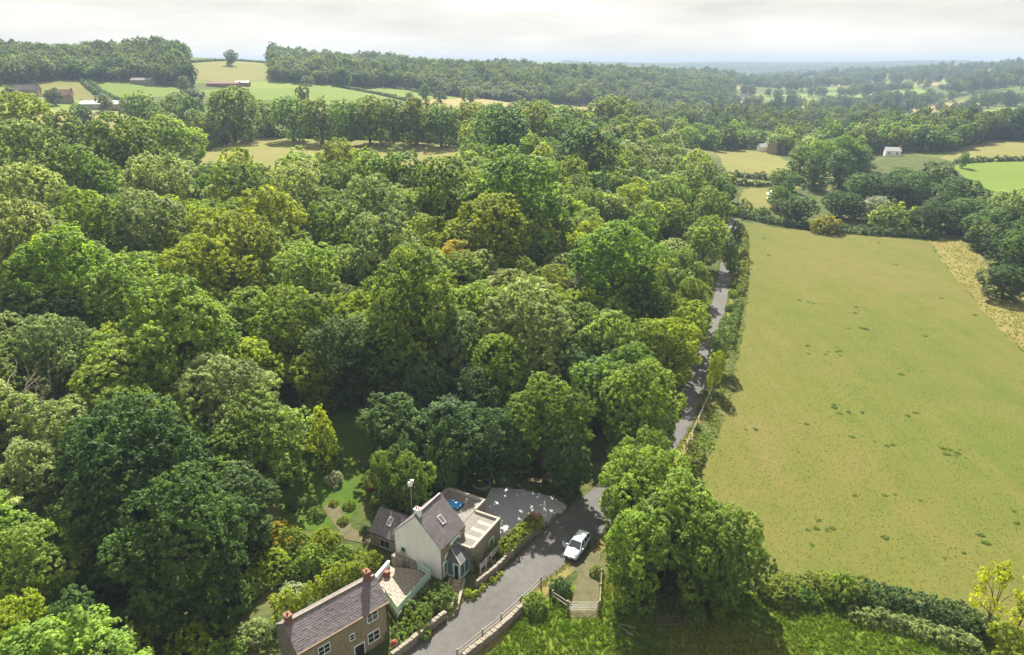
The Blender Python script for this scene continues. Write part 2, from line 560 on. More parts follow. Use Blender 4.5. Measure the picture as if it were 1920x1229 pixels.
def sheet(name, poly, mat, lift, step, parent=None, zfun=None, wobble=0.0):
    """a sheet draped over the terrain inside a 2-D outline"""
    rng = np.random.RandomState(abs(hash(name)) % 1000 if False else len(name) * 7 + 3)
    P = np.array(poly, float); B = []
    for i in range(len(P)):
        a, b = P[i], P[(i + 1) % len(P)]
        n = max(1, int(np.linalg.norm(b - a) / step))
        for t in np.arange(n) / n:
            q = a + (b - a) * t
            if wobble and 0 < t: q = q + rng.uniform(-wobble, wobble, 2)
            B.append(q)
    B = np.array(B)
    gx, gy = np.meshgrid(np.arange(P[:, 0].min(), P[:, 0].max(), step), np.arange(P[:, 1].min(), P[:, 1].max(), step))
    g = np.c_[gx.ravel(), gy.ravel()] + rng.uniform(-0.2, 0.2, (gx.size, 2)) * step
    g = g[in_poly(g[:, 0], g[:, 1], B)]
    nb = len(B)
    pts = [Vector(p) for p in B] + [Vector(p) for p in g]
    edges = [(i, (i + 1) % nb) for i in range(nb)]
    v, e, f, *_ = delaunay_2d_cdt(pts, edges, [], 1, 1e-4)
    V = np.array([(q.x, q.y) for q in v])
    z = (zfun(V[:, 0], V[:, 1]) if zfun else terrain_z(V[:, 0], V[:, 1])) + lift
    F = []
    for t in f:
        a, b, c = (V[i] for i in t[:3])
        if (b[0] - a[0]) * (c[1] - a[1]) - (b[1] - a[1]) * (c[0] - a[0]) < 0: t = list(reversed(t))
        F.append(list(t))
    me = bpy.data.meshes.new(name)
    me.from_pydata(np.c_[V, z].tolist(), [], F)
    me.polygons.foreach_set('use_smooth', [True] * len(F)); me.update()
    return link(name, me, parent, mat)

# ------------------------------------------------------------------ the ground
def build_ground():
    az = np.concatenate([np.arange(-180, -52, 4.0), np.arange(-52, 52.01, 0.6), np.arange(56, 180, 4.0)])
    rad = np.concatenate([[6.0], np.geomspace(20, 13200, 210)])
    A, Rr = np.meshgrid(np.radians(az), rad)
    X = np.sin(A) * Rr; Y = np.cos(A) * Rr
    Z = terrain_z(X, Y)
    n = len(az); m = len(rad)
    V = np.c_[X.ravel(), Y.ravel(), Z.ravel()]
    V = np.vstack([V, [[0, 0, tz(0.0, 6.0)]]])
    i, j = np.meshgrid(np.arange(m - 1), np.arange(n), indexing='ij')
    a = i * n + j; b = i * n + (j + 1) % n
    Q = np.c_[a.ravel(), (a + n).ravel(), (b + n).ravel(), b.ravel()]
    # the innermost ring closes with a fan made of thin quads
    c = len(V) - 1
    k = np.arange(0, n - 1, 2)
    fan = np.c_[np.full(len(k), c), k, (k + 1) % n, (k + 2) % n]
    me = np_mesh('ground', V, np.vstack([Q, fan]))
    me.polygons.foreach_set('use_smooth', [True] * len(me.polygons))
    o = link('ground', me, None, 'ground')
    tag(o, kind='structure')
build_ground()

# ------------------------------------------------------------------ leaves, trunks, trees
def unit(v): return v / np.maximum(np.linalg.norm(v, axis=-1, keepdims=True), 1e-9)

def leaf_cloud(C, Rb, rng, tuft_gap, per_tuft, leaf, up=0.6, zmin=None, centre=None, aspect=0.6, tuft_r=None):
    """C (n,3) bough centres, Rb (n,) radii -> leaf quads on the outer shells of the boughs"""
    T, TN, TB = [], [], []
    for k in range(len(C)):
        n = max(6, int(4 * math.pi * Rb[k] ** 2 / (tuft_gap ** 2)))
        d = unit(rng.normal(size=(n, 3)))
        p = C[k] + d * Rb[k] * rng.uniform(0.80, 1.08, (n, 1))
        T.append(p); TN.append(d); TB.append(np.full(n, k))
    T = np.vstack(T); TN = np.vstack(TN); TB = np.concatenate(TB)
    D = np.linalg.norm(T[:, None, :] - C[None], axis=2) / Rb[None]
    D[np.arange(len(T)), TB] = 9
    keep = D.min(1) > 0.80
    if zmin is not None: keep &= T[:, 2] > zmin
    T, TN, TB = T[keep], TN[keep], TB[keep]
    tr = tuft_r or tuft_gap * 0.50
    n = len(T)
    bvar = rng.uniform(0.2, 0.8, len(C)); tvar = rng.uniform(-0.22, 0.22, n)
    P = np.repeat(T, per_tuft, 0); Nn = np.repeat(TN, per_tuft, 0)
    off = unit(rng.normal(size=P.shape)) * (tr * rng.uniform(0.25, 1.0, (len(P), 1)))
    off[:, 2] *= 0.75
    P = P + off
    upv = np.array([0, 0, 1.0])
    nrm = unit(unit(off) * 0.55 + Nn * 0.35 + upv * up + rng.normal(size=P.shape) * 0.35)
    t = unit(np.cross(nrm, rng.normal(size=P.shape)))
    b = np.cross(nrm, t)
    L = leaf * rng.uniform(0.65, 1.3, (len(P), 1))
    V = np.stack([P - t * L * 0.5, P + b * L * aspect * 0.5, P + t * L * 0.5, P - b * L * aspect * 0.5], 1).reshape(-1, 3)
    Q = np.arange(len(V)).reshape(-1, 4)
    var = np.clip(np.repeat(bvar[TB] + tvar, per_tuft) + rng.uniform(-0.18, 0.18, len(P)), 0, 1)
    return V, Q, var

def crown_mesh(name, seed, Rr, H, nb, tuft_gap, per_tuft, leaf, shape='round', br=(0.26, 0.42)):
    rng = np.random.RandomState(seed)
    cz, hz = 0.565 * H, 0.435 * H
    d = unit(rng.normal(size=(nb * 3, 3)))
    d = d[d[:, 2] > -0.75][:nb]
    rad = rng.uniform(0.50, 0.78, (len(d), 1))
    C = d * rad * np.array([Rr, Rr, hz]) + np.array([0, 0, cz])
    # lopsided outline
    ph = rng.uniform(0, 6.28, 3); ang = np.arctan2(d[:, 1], d[:, 0])
    C[:, :2] *= (1 + 0.22 * np.sin(2 * ang + ph[0]) + 0.14 * np.sin(3 * ang + ph[1]))[:, None]
    Rb = Rr * rng.uniform(br[0], br[1], len(d))
    if shape == 'round':
        # low side boughs, and a few that stick out of the outline
        m = nb // 4; a = rng.uniform(0, 6.28, m); q = Rr * rng.uniform(0.35, 0.68, m)
        C = np.vstack([C, np.c_[np.cos(a) * q, np.sin(a) * q, H * rng.uniform(0.10, 0.30, m)]]); Rb = np.concatenate([Rb, Rr * rng.uniform(0.18, 0.30, m)])
        k = rng.randint(0, nb, 7); C[k] = (C[k] - [0, 0, cz]) * rng.uniform(1.1, 1.3, (7, 1)) + [0, 0, cz]; Rb[k] *= 0.65
    if shape == 'cone':
        t = rng.uniform(0.06, 1.0, nb); a = rng.uniform(0, 6.28, nb); q = Rr * (1 - t) * rng.uniform(0.5, 0.8, nb)
        C = np.c_[np.cos(a) * q, np.sin(a) * q, t * H * 0.95]; Rb = Rr * (0.16 + 0.26 * (1 - t))
    if shape == 'column':
        t = rng.uniform(0.10, 0.97, nb); a = rng.uniform(0, 6.28, nb); q = Rr * rng.uniform(0.2, 0.62, nb) * np.sqrt(np.clip(1.15 - t, 0.1, 1))
        C = np.c_[np.cos(a) * q, np.sin(a) * q, t * H]; Rb = Rr * rng.uniform(0.30, 0.46, nb)
    if shape == 'dome':
        t = d.copy(); t[:, 2] = np.abs(t[:, 2])
        C = t * rng.uniform(0.42, 0.74, (len(d), 1)) * np.array([Rr, Rr, H * 0.86]); C[:, 2] += 0.12 * H
        Rb = np.minimum(Rr, H) * rng.uniform(0.24, 0.36, len(d))
    if shape == 'open':
        Rb = Rb * 0.72
    V, Q, var = leaf_cloud(C, Rb, rng, tuft_gap, per_tuft, leaf, zmin=0.05)
    return np_mesh(name, V, Q, var), C

def trunk_mesh(name, seed, H, r, C):
    rng = random.Random(seed); m = MB()
    top = 0.62 * H
    m.tube([(0, 0, -0.4), (0.05 * H * rng.uniform(-.3, .3), 0.03, 0.2 * H), (rng.uniform(-.2, .2), rng.uniform(-.2, .2), 0.42 * H), (0, 0, top)],
           [r * 1.35, r, r * 0.75, r * 0.3], 8)
    for k in range(min(7, len(C))):
        c = C[int(k * len(C) / 7)]
        z0 = H * rng.uniform(0.18, 0.42)
        mid = (c[0] * 0.45, c[1] * 0.45, z0 + (c[2] - z0) * 0.6)
        m.tube([(0, 0, z0), mid, tuple(c)], [r * 0.5, r * 0.34, r * 0.12], 5)
    return m.mesh(name, True)

PROTO = {}
def add_proto(kind, n, Rr, H, nb, gap, per, leaf, shape='round', tr=0.25, **k):
    PROTO[kind] = []
    for i in range(n):
        cm, C = crown_mesh('crown', 11 * i + len(kind) * 101 + int(Rr * 10), Rr, H, nb, gap, per, leaf, shape, **k)
        cm.materials.append(MATS['leaf'])
        tm = trunk_mesh('trunk', i + 5, H, tr, C)
        tm.materials.append(MATS['bark'])
        PROTO[kind].append((cm, tm, Rr, H))
add_proto('big', 4, 8.0, 19.0, 62, 0.90, 19, 0.40, tr=0.42, br=(0.20, 0.34))
add_proto('tree', 5, 5.0, 13.5, 44, 0.78, 17, 0.35, tr=0.28, br=(0.22, 0.38))
PROTO['broad'] = PROTO['tree']
add_proto('tall', 2, 3.6, 14.0, 40, 0.8, 12, 0.44, shape='column', tr=0.25)
add_proto('shrub', 3, 2.2, 3.2, 26, 0.42, 12, 0.24, shape='dome', tr=0.08)
add_proto('larch', 1, 3.2, 9.0, 60, 0.55, 11, 0.26, shape='cone', tr=0.16)
add_proto('conifer', 1, 3.0, 12.0, 50, 0.7, 11, 0.34, shape='cone', tr=0.2)
add_proto('sparse', 2, 3.2, 8.0, 15, 0.55, 11, 0.26, shape='open', tr=0.14, br=(0.2, 0.34))
add_proto('poplar', 1, 2.4, 15.0, 34, 0.9, 8, 0.6, shape='column', tr=0.2)

TINT = {
 'pale': (0.110, 0.135, 0.048), 'light': (0.090, 0.125, 0.022), 'mid': (0.068, 0.099, 0.018), 'bright': (0.120, 0.145, 0.014),
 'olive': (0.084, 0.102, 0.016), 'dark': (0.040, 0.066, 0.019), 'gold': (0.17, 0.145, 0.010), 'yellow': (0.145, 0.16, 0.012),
 'grey': (0.17, 0.185, 0.125), 'brown': (0.075, 0.055, 0.03), 'red': (0.17, 0.05, 0.03), 'ochre': (0.105, 0.100, 0.012)}
LOOK = {
 'pale': 'pale feathery', 'light': 'light green', 'mid': 'mid green', 'bright': 'bright yellow-green',
 'olive': 'olive green', 'dark': 'dark green', 'gold': 'golden', 'yellow': 'yellow', 'grey': 'silvery grey', 'brown': 'brownish', 'red': 'russet', 'ochre': 'ochre'}
ORD = ['leftmost', 'second from left', 'third from left', 'fourth from left', 'fifth from left', 'sixth from left', 'seventh from left',
       'eighth from left', 'ninth from left', 'tenth from left', 'eleventh from left', 'twelfth from left']

def zone(x, y):
    d = math.hypot(x, y); a = math.degrees(math.atan2(x, y))
    if y < 73 and x < -9: return 'in the cottage garden' if x > -27 and y < 66 else 'at the lower left wood edge'
    if y < 60 and x < 4: return 'on the bank beside the lane'
    if y < 73 and x < 24 : return 'between the lane and the track gate'
    if y < 62: return 'along the near pasture hedge'
    if d < 100 and x < 22: return 'at the wood edge above the drive'
    if a > 15.5 and d < 190: return 'on the pasture side of the lane'
    if d < 200 and x > 8 and x - 13 > (y - 86) * 0.30 - 14: return 'in the wood along the lane'
    if a > 15.5: return ('at the far end of the pasture' if d < 300 else 'in the valley beyond the pasture') if a < 27 else 'beyond the right side of the pasture'
    if a < -24: return 'on the left wood slope' if d < 135 else ('higher up the left wood slope' if d < 200 else 'at the top of the left wood')
    if a < -12: return 'in the near left wood' if d < 125 else ('in the left half of the wood' if d < 230 else 'behind the dry clearing')
    if a < -3: return 'in the middle of the wood' if d < 150 else ('below the dry clearing' if d < 260 else 'behind the dry clearing')
    if d < 150: return 'in the central wood'
    if d < 220: return 'in the wood below the spur'
    if d < 300: return 'on the slope of the wooded spur'
    return 'on the crest of the wooded spur' if d < 520 else 'on the far skyline'

def height_of(kind, R):
    return {'shrub': R * 1.5, 'tall': min(R * 3.2, R + 8.0), 'broad': R * 1.3 + 2.5, 'poplar': R * 6, 'conifer': R * 3.6, 'larch': R * 2.8}.get(kind, min(max(2.35 * R, R + 7.0), R + 12.5))

HAND_TREES = [
(-44.0, 49.4, 4.07, 'big', 'light', 'large pale leafy sycamore at the bottom left, sunlit leaves in big clumps'),
(-39.6, 40.7, 3.34, 'big', 'bright', 'bright yellow-green tree crown in the bottom left corner of the wood'),
(-39.2, 62.7, 6.81, 'big', 'dark', 'tall dark tree with a browning yellow tip below the ash trees'),  # shade is put into the dark tint of this tree and the next two
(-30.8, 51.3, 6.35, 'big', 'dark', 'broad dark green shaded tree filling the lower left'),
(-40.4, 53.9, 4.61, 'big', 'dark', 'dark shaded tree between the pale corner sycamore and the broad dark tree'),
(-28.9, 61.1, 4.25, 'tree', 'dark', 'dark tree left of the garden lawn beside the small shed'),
(-62.5, 86.5, 5.73, 'big', 'pale', 'tall pale silvery ash tree beside the bare dead tree'),
(-51.9, 71.2, 4.74, 'big', 'pale', 'lower pale ash tree under the tall silvery one'),
(-52.3, 63.8, 3.49, 'tree', 'pale', 'greyish tree below the bare dead tree'),
(-45.6, 85.8, 8.33, 'big', 'light', 'large sunlit ash with bright crown in the left wood'),
(-49.3, 79.0, 6.16, 'big', 'light', None),
(-36.3, 77.4, 7.06, 'big', 'pale', None),
(-30.8, 73.7, 5.24, 'tree', 'light', None),
(-32.8, 68.7, 4.34, 'tree', 'mid', None),
(-34.1, 96.8, 6.49, 'big', 'olive', 'olive-green round oak in front of the dark wood gap'),
(-28.3, 88.9, 3.44, 'tree', 'olive', None),
(-36.8, 87.6, 5.26, 'tree', 'bright', None),
(-25.1, 77.3, 3.03, 'larch', 'yellow', 'bright yellow-green larch with tufted boughs over the lawn shed'),
(-36.0, 114.8, 7.02, 'big', 'light', None),
(-29.1, 109.8, 4.55, 'tree', 'pale', None),
(-15.4, 97.8, 8.76, 'big', 'light', 'biggest light green ash in the middle, trunk showing beneath'),
(-5.2, 104.2, 6.50, 'big', 'light', None),
(2.1, 100.7, 8.38, 'big', 'pale', 'tall pale ash right of the biggest ash'),
(-12.1, 130.1, 4.74, 'tree', 'gold', 'golden-olive tree top behind the biggest ash'),
(-23.7, 122.6, 7.71, 'big', 'pale', None),
(-9.9, 120.7, 5.42, 'tree', 'olive', None),
(11.9, 109.4, 5.31, 'tree', 'mid', None),
(15.8, 104.2, 5.28, 'tree', 'light', None),
(19.3, 125.0, 8.63, 'big', 'mid', 'large mid green tree with golden right shoulder above the lane'),
(27.9, 157.5, 3.29, 'tree', 'gold', 'small orange-gold crown on the shoulder of the lane wood'),
(-4.4, 138.4, 8.58, 'big', 'bright', 'bright clumpy sycamore in the middle of the wood'),
(-10.3, 134.9, 5.43, 'tree', 'olive', None),
(0.0, 155.3, 11.89, 'big', 'mid', None),
(5.6, 181.2, 8.44, 'tree', 'mid', None),
(-15.3, 156.4, 9.17, 'big', 'mid', None),
(-30.7, 150.2, 8.26, 'big', 'pale', None),
(-38.7, 179.4, 8.99, 'tree', 'light', None),
(-28.8, 186.7, 7.92, 'tree', 'mid', None),
(4.1, 78.1, 6.06, 'big', 'mid', 'dense round tree with lit shoulder behind the driveway'),
(-2.0, 76.0, 3.80, 'tree', 'dark', None),
(-8.1, 75.9, 5.06, 'tree', 'dark', None),
(-15.2, 78.4, 4.15, 'tree', 'dark', None),
(-5.9, 84.9, 3.70, 'tree', 'dark', None),
(-12.8, 87.2, 3.40, 'tree', 'dark', None),
(16.8, 83.4, 5.69, 'big', 'light', 'bright sycamore leaning over the lane bend'),
(19.7, 95.6, 4.92, 'big', 'mid', None),
(25.9, 105.9, 5.19, 'big', 'bright', None),
(32.3, 117.3, 4.40, 'tree', 'bright', None),
(28.3, 121.9, 4.55, 'tree', 'mid', None),
(12.3, 88.3, 4.60, 'tree', 'mid', None),
(9.6, 93.1, 4.40, 'tree', 'dark', None),
(6.7, 72.6, 2.63, 'tree', 'dark', 'dark tree overhanging the lane by the driveway mouth'),
(36.7, 131.9, 3.26, 'tree', 'olive', None),
(42.1, 147.8, 3.37, 'tree', 'mid', None),
(32.1, 156.5, 4.03, 'tree', 'light', None),
(20.9, 175.7, 3.34, 'tree', 'mid', 'small rounded green tree at the edge of the glade'),
(49.8, 172.4, 5.50, 'tree', 'light', 'light green tree arching over the far end of the lane'),
(58.2, 197.4, 6.98, 'tree', 'light', None),
(47.1, 208.0, 6.18, 'tree', 'mid', None),
(57.4, 223.7, 6.61, 'tree', 'mid', None),
(30.9, 197.1, 3.40, 'tree', 'light', None),
(28.0, 212.6, 3.63, 'conifer', 'dark', 'dark pointed conifer beside the glade'),
(19.0, 203.0, 4.74, 'tree', 'olive', None),
(30.1, 181.3, 3.59, 'tree', 'mid', None),
(26.6, 139.2, 4.54, 'tree', 'bright', None),
(31.4, 142.7, 3.49, 'tree', 'bright', None),
(-49.0, 119.4, 8.17, 'big', 'olive', None),
(-51.7, 109.4, 8.02, 'big', 'bright', None),
(-60.0, 103.1, 8.02, 'big', 'light', None),
(-68.5, 103.8, 8.46, 'big', 'light', None),
(-82.3, 112.7, 8.59, 'big', 'pale', None),
(-99.4, 141.1, 8.83, 'big', 'pale', None),
(-83.8, 130.8, 8.28, 'big', 'light', None),
(-72.4, 132.2, 7.87, 'big', 'pale', None),
(-59.4, 133.3, 7.43, 'big', 'bright', None),
(-49.1, 141.5, 8.37, 'big', 'bright', None),
(-51.1, 163.7, 7.66, 'tree', 'pale', None),
(-85.9, 167.7, 8.07, 'tree', 'pale', None),
(-66.9, 96.6, 5.64, 'tree', 'dark', None),
(-74.2, 96.9, 5.64, 'tree', 'dark', None),
(-62.1, 97.7, 4.90, 'tree', 'mid', None),
(-119.6, 173.2, 11.29, 'big', 'pale', None),
(-103.6, 167.4, 8.42, 'tree', 'mid', None),
(-111.6, 197.6, 11.31, 'big', 'mid', None),
(-176.7, 256.0, 14.41, 'big', 'bright', None),
(-150.5, 236.8, 9.86, 'tree', 'mid', None),
(-116.4, 239.7, 9.09, 'tree', 'light', None),
(-127.0, 237.4, 9.01, 'tree', 'bright', None),
(-70.9, 142.2, 6.75, 'tree', 'bright', None),
(-67.9, 171.6, 7.99, 'tree', 'mid', None),
(-74.5, 189.2, 7.30, 'tree', 'bright', None),
(-59.8, 194.0, 7.47, 'tree', 'light', None),
(-52.9, 216.1, 7.44, 'tree', 'bright', None),
(-44.9, 174.8, 6.80, 'tree', 'mid', None),
(-38.5, 142.6, 6.79, 'tree', 'light', None),
(13.4, 66.3, 3.53, 'big', 'light', None),
(15.0, 64.0, 5.58, 'big', 'light', 'large bright ash beside the lane, right of the parked car'),
(16.1, 57.4, 5.82, 'big', 'mid', 'large shaded ash standing between the car and the pasture'),
(21.9, 55.6, 4.03, 'big', 'light', 'rounded ash at the corner of the pasture, right of the shaded one'),
(12.1, 54.9, 3.37, 'big', 'light', None),
(18.6, 52.6, 2.86, 'big', 'mid', None),
(16.6, 70.3, 3.19, 'big', 'mid', None),
(-184.6, 355.7, 9.03, 'tree', 'mid', None),
(-176.5, 376.3, 10.64, 'tree', 'mid', None),
(-134.7, 343.8, 11.80, 'big', 'olive', None),
(-142.6, 326.8, 6.15, 'tree', 'olive', None),
(-160.8, 361.6, 8.11, 'tree', 'dark', None),
(-107.8, 347.9, 9.87, 'tree', 'mid', None),
(-91.2, 338.8, 9.63, 'tree', 'olive', None),
(-77.2, 327.2, 8.83, 'tree', 'mid', None),
(-68.2, 337.7, 9.60, 'tree', 'olive', None),
(-55.9, 332.1, 8.95, 'tree', 'mid', None),
(-44.3, 329.0, 9.35, 'tree', 'olive', None),
(-32.8, 324.8, 8.76, 'tree', 'mid', None),
(-22.8, 338.2, 7.60, 'tree', 'olive', None),
(-125.8, 369.8, 7.74, 'tree', 'olive', None),
(-220.6, 366.3, 6.03, 'tree', 'dark', 'dark round tree beside the grey farm roofs'),
(-138.1, 355.2, 3.22, 'shrub', 'dark', 'small dark round bush on the near edge of the dry clearing'),
(9.1, 302.8, 10.23, 'tree', 'olive', None),
(19.8, 292.3, 8.81, 'tree', 'mid', None),
(-2.0, 260.6, 9.83, 'tree', 'dark', None),
(25.6, 239.9, 10.04, 'tree', 'dark', None),
(56.7, 399.5, 11.93, 'tree', 'olive', None),
(-10.0, 332.8, 7.98, 'tree', 'mid', None),
(-294.1, 768.5, 6.70, 'tree', 'dark', 'lone round tree on the bare skyline ridge'),
(115.2, 292.8, 6.32, 'broad', 'mid', 'round-topped tree standing alone in the tan valley field'),
(129.6, 295.5, 5.91, 'tall', 'dark', 'tall dark tree at the right edge of the tan field'),
(115.7, 327.9, 2.02, 'shrub', 'brown', 'left of the two small dark round bushes in the tan field'),
(119.4, 328.4, 2.03, 'shrub', 'brown', 'right of the two small dark round bushes in the tan field'),
(102.2, 219.1, 5.37, 'shrub', 'ochre', 'rounded golden-olive bush at the far end of the pasture'),
(125.2, 220.9, 7.65, 'shrub', 'light', 'light green rounded tree at the far edge of the pasture'),
(124.8, 234.3, 5.14, 'broad', 'grey', 'grey-green willow left of the light rounded tree'),
(118.3, 235.9, 4.80, 'broad', 'dark', None),
(114.7, 240.4, 4.89, 'broad', 'dark', None),
(98.6, 233.1, 5.84, 'broad', 'dark', None),
(99.4, 255.1, 4.97, 'broad', 'mid', None),
(104.4, 259.5, 4.42, 'conifer', 'dark', None),
(89.3, 241.8, 3.42, 'shrub', 'mid', None),
(97.6, 233.8, 3.32, 'shrub', 'dark', None),
(83.1, 246.8, 4.25, 'shrub', 'mid', None),
(135.5, 264.6, 6.98, 'broad', 'dark', None),
(145.3, 268.0, 7.47, 'broad', 'dark', None),
(154.6, 273.8, 7.20, 'broad', 'dark', None),
(154.3, 261.8, 7.31, 'broad', 'dark', None),
(170.5, 276.3, 8.52, 'broad', 'dark', None),
(163.7, 250.8, 8.18, 'broad', 'dark', None),
(143.3, 225.8, 7.08, 'broad', 'dark', None),
(132.9, 216.6, 6.14, 'broad', 'dark', None),
(142.9, 213.7, 6.73, 'broad', 'dark', None),
(141.5, 198.6, 6.60, 'broad', 'dark', None),
(133.7, 178.3, 7.11, 'broad', 'dark', None),
(112.8, 148.9, 4.85, 'broad', 'dark', None),
(164.2, 227.8, 6.42, 'broad', 'mid', None),
(158.7, 210.1, 7.44, 'broad', 'dark', None),
(220.3, 339.3, 2.33, 'tree', 'mid', 'small round tree standing alone in the tan right-hand field'),
(130.5, 316.0, 8.22, 'tall', 'mid', None),
(144.4, 326.3, 7.47, 'tree', 'mid', None),
(143.1, 300.8, 7.85, 'tall', 'dark', None),
(169.9, 355.0, 8.09, 'tree', 'mid', None),
(36.1, 111.1, 1.88, 'tree', 'pale', 'pale leafy lane-side tree on the pasture edge'),
(33.5, 102.5, 1.49, 'tree', 'bright', 'bright green columnar young tree on the pasture verge'),
(44.7, 133.3, 1.56, 'shrub', 'mid', None),
(31.8, 100.3, 1.22, 'shrub', 'mid', None),
(58.2, 173.5, 2.11, 'shrub', 'dark', None),
(54.5, 158.8, 1.69, 'shrub', 'olive', None),
(-11.9, 66.8, 2.45, 'tree', 'mid', 'bushy green tree behind the slate outhouse'),
(-15.1, 68.8, 2.26, 'tree', 'mid', None),
(-8.3, 70.5, 2.18, 'tree', 'dark', None),
(-17.4, 72.8, 1.07, 'shrub', 'red', 'russet red shrub at the edge of the lawn'),
(-12.8, 70.9, 2.44, 'tree', 'dark', None),
(-22.6, 73.6, 1.35, 'shrub', 'grey', 'pale silvery flowering bush on the dark lawn'),
(-25.5, 62.2, 2.12, 'shrub', 'gold', 'golden-flowered shrub in the sunny cottage garden'),
(-23.8, 60.4, 2.42, 'shrub', 'light', None),
(-25.5, 57.2, 2.44, 'shrub', 'bright', None),
(-20.8, 58.7, 2.26, 'shrub', 'light', None),
(-18.6, 55.8, 1.53, 'shrub', 'bright', None),
(-14.9, 59.6, 1.27, 'shrub', 'bright', 'vivid green shrub against the white gable garden wall'),
(-16.8, 57.9, 1.46, 'shrub', 'bright', None),
(-22.0, 54.5, 1.50, 'shrub', 'grey', 'white-flowered shrub in the cottage garden'),
(-20.6, 61.8, 2.06, 'shrub', 'bright', None),
(-27.0, 52.4, 2.07, 'shrub', 'mid', None),
(-24.2, 48.7, 1.87, 'shrub', 'pale', None),
(-29.2, 46.9, 2.30, 'shrub', 'bright', None),
(-32.5, 49.0, 2.27, 'shrub', 'light', None),
(-34.0, 46.1, 2.17, 'shrub', 'bright', None),
(-25.6, 46.3, 2.13, 'shrub', 'light', None),
(-35.7, 43.6, 2.42, 'tree', 'dark', None),
(2.1, 53.7, 1.49, 'shrub', 'light', 'pale spiky round bush beside the lane wall'),
(4.9, 55.9, 1.54, 'shrub', 'dark', 'dark bush between the lane and the gravel track'),
(9.1, 58.4, 0.91, 'shrub', 'olive', None),
(33.3, 55.1, 2.27, 'shrub', 'mid', 'round bush standing proud of the pasture hedge'),
(29.6, 54.7, 1.73, 'shrub', 'mid', None),
(27.2, 54.7, 1.72, 'shrub', 'olive', None),
(45.0, 50.3, 2.08, 'sparse', 'yellow', 'thin yellow-green tree leaning at the right edge'),
(47.5, 49.7, 1.96, 'sparse', 'yellow', None),
(46.0, 48.0, 2.45, 'shrub', 'yellow', 'sunlit yellow bush in the bottom right corner'),
(-8.5, 53.8, 1.60, 'shrub', 'olive', None),
(-7.1, 55.3, 1.09, 'shrub', 'olive', None),
(-9.3, 51.3, 1.34, 'shrub', 'bright', None),
(-4.4, 55.3, 0.71, 'shrub', 'bright', None),
(-8.6, 50.0, 1.22, 'shrub', 'mid', None),
(-10.5, 52.5, 0.94, 'shrub', 'olive', None),
(-2.0, 57.4, 0.56, 'shrub', 'bright', None),
(260.7, 1262.7, 3.70, 'poplar', 'dark', None),
(270.4, 1273.5, 3.73, 'poplar', 'dark', None),
(276.4, 1270.8, 3.72, 'poplar', 'dark', None),
(287.3, 1290.2, 3.78, 'poplar', 'dark', None),
(-21.8, 95.7, 5.66, 'big', 'mid', None),
(-24.2, 91.7, 5.85, 'big', 'dark', None),
(-18.9, 92.9, 5.53, 'big', 'mid', None),
(39.1, 117.7, 1.50, 'shrub', 'light', None),
(34.3, 105.0, 1.18, 'shrub', 'mid', None),
(30.1, 95.9, 1.01, 'shrub', 'olive', None),
(27.5, 89.5, 0.80, 'shrub', 'mid', None),
(42.2, 126.2, 1.27, 'shrub', 'bright', None),
(48.1, 141.8, 1.53, 'shrub', 'mid', None),
(51.5, 151.4, 1.37, 'shrub', 'light', None),
(57.4, 166.0, 1.35, 'shrub', 'olive', None),
(56.8, 171.6, 2.21, 'tree', 'mid', None),
(62.9, 189.0, 1.96, 'tree', 'dark', None),
(25.8, 84.7, 0.91, 'shrub', 'olive', None),
(-19.6, 68.9, 0.83, 'shrub', 'olive', None),
(-19.8, 66.3, 0.75, 'shrub', 'light', None),
(-16.9, 64.8, 0.74, 'shrub', 'mid', None),
(-23.1, 67.2, 1.13, 'shrub', 'mid', None),
(-25.7, 68.5, 1.40, 'shrub', 'dark', None),
(-21.7, 63.5, 0.96, 'shrub', 'bright', None),
(-21.6, 69.4, 0.65, 'shrub', 'bright', None),
(-26.3, 54.8, 1.83, 'shrub', 'light', None),
(-22.3, 57.4, 1.67, 'shrub', 'mid', None),
(-18.5, 60.2, 1.50, 'shrub', 'light', None),
(-27.9, 49.7, 1.99, 'shrub', 'mid', None),
(-28.1, 60.0, 2.29, 'shrub', 'mid', None),
(-17.3, 54.7, 1.19, 'shrub', 'olive', None)]

# rows: x, y, crown radius, kind, tint, label
EXCL_C = [(x, y, r) for (x, y, r, *_ ) in HAND_TREES]
LANE_L = np.array([(-12.14, 44.30), (-9.79, 48.12), (-6.38, 52.02), (-3.86, 55.85), (-0.46, 59.86), (3.43, 65.76), (7.08, 70.27), (13.2,77.5), (19.6,86.4), (27.3,100.0), (36.6,124.1), (46.6,150.1), (57.6,182.1), (68.0,212.0), (76.0,240.0)])
LANE_R = np.array([(-6.53, 44.30), (-4.43, 47.82), (-1.54, 50.74), (0.86, 53.92), (2.91, 56.93), (5.81, 59.95), (9.60, 63.67), (17.6,75.6), (24.2,85.4), (31.2,99.6), (39.9,122.8), (49.6,148.8), (60.6,181.0), (71.2,211.0), (79.5,239.0)])
PASTURE = [(24.6,77.5), (28.5,84.0), (35.5,99.0), (44.6,122.5), (54.2,148.5), (65.0,181.0), (72.5,208.0), (77.59, 233.85), (89.18, 224.87), (109.78, 215.53), (128.23, 205.84), (112.99, 167.10), (102.41, 138.34), (96.13, 117.78), (86.02, 85.67), (86,80), (66,52), (49.68, 51.27), (46.50, 51.95), (42.25, 54.58), (37.88, 56.70), (30.55, 57.88), (27.87, 59.95), (24.04, 69.41)]
ROUGH = [(128.23, 205.84), (112.99, 167.10), (102.41, 138.34), (96.13, 117.78), (86.02, 85.67), (111.14, 108.57), (123.41, 149.71), (122.21, 162.58), (135.33, 193.77), (138.36, 206.37)]
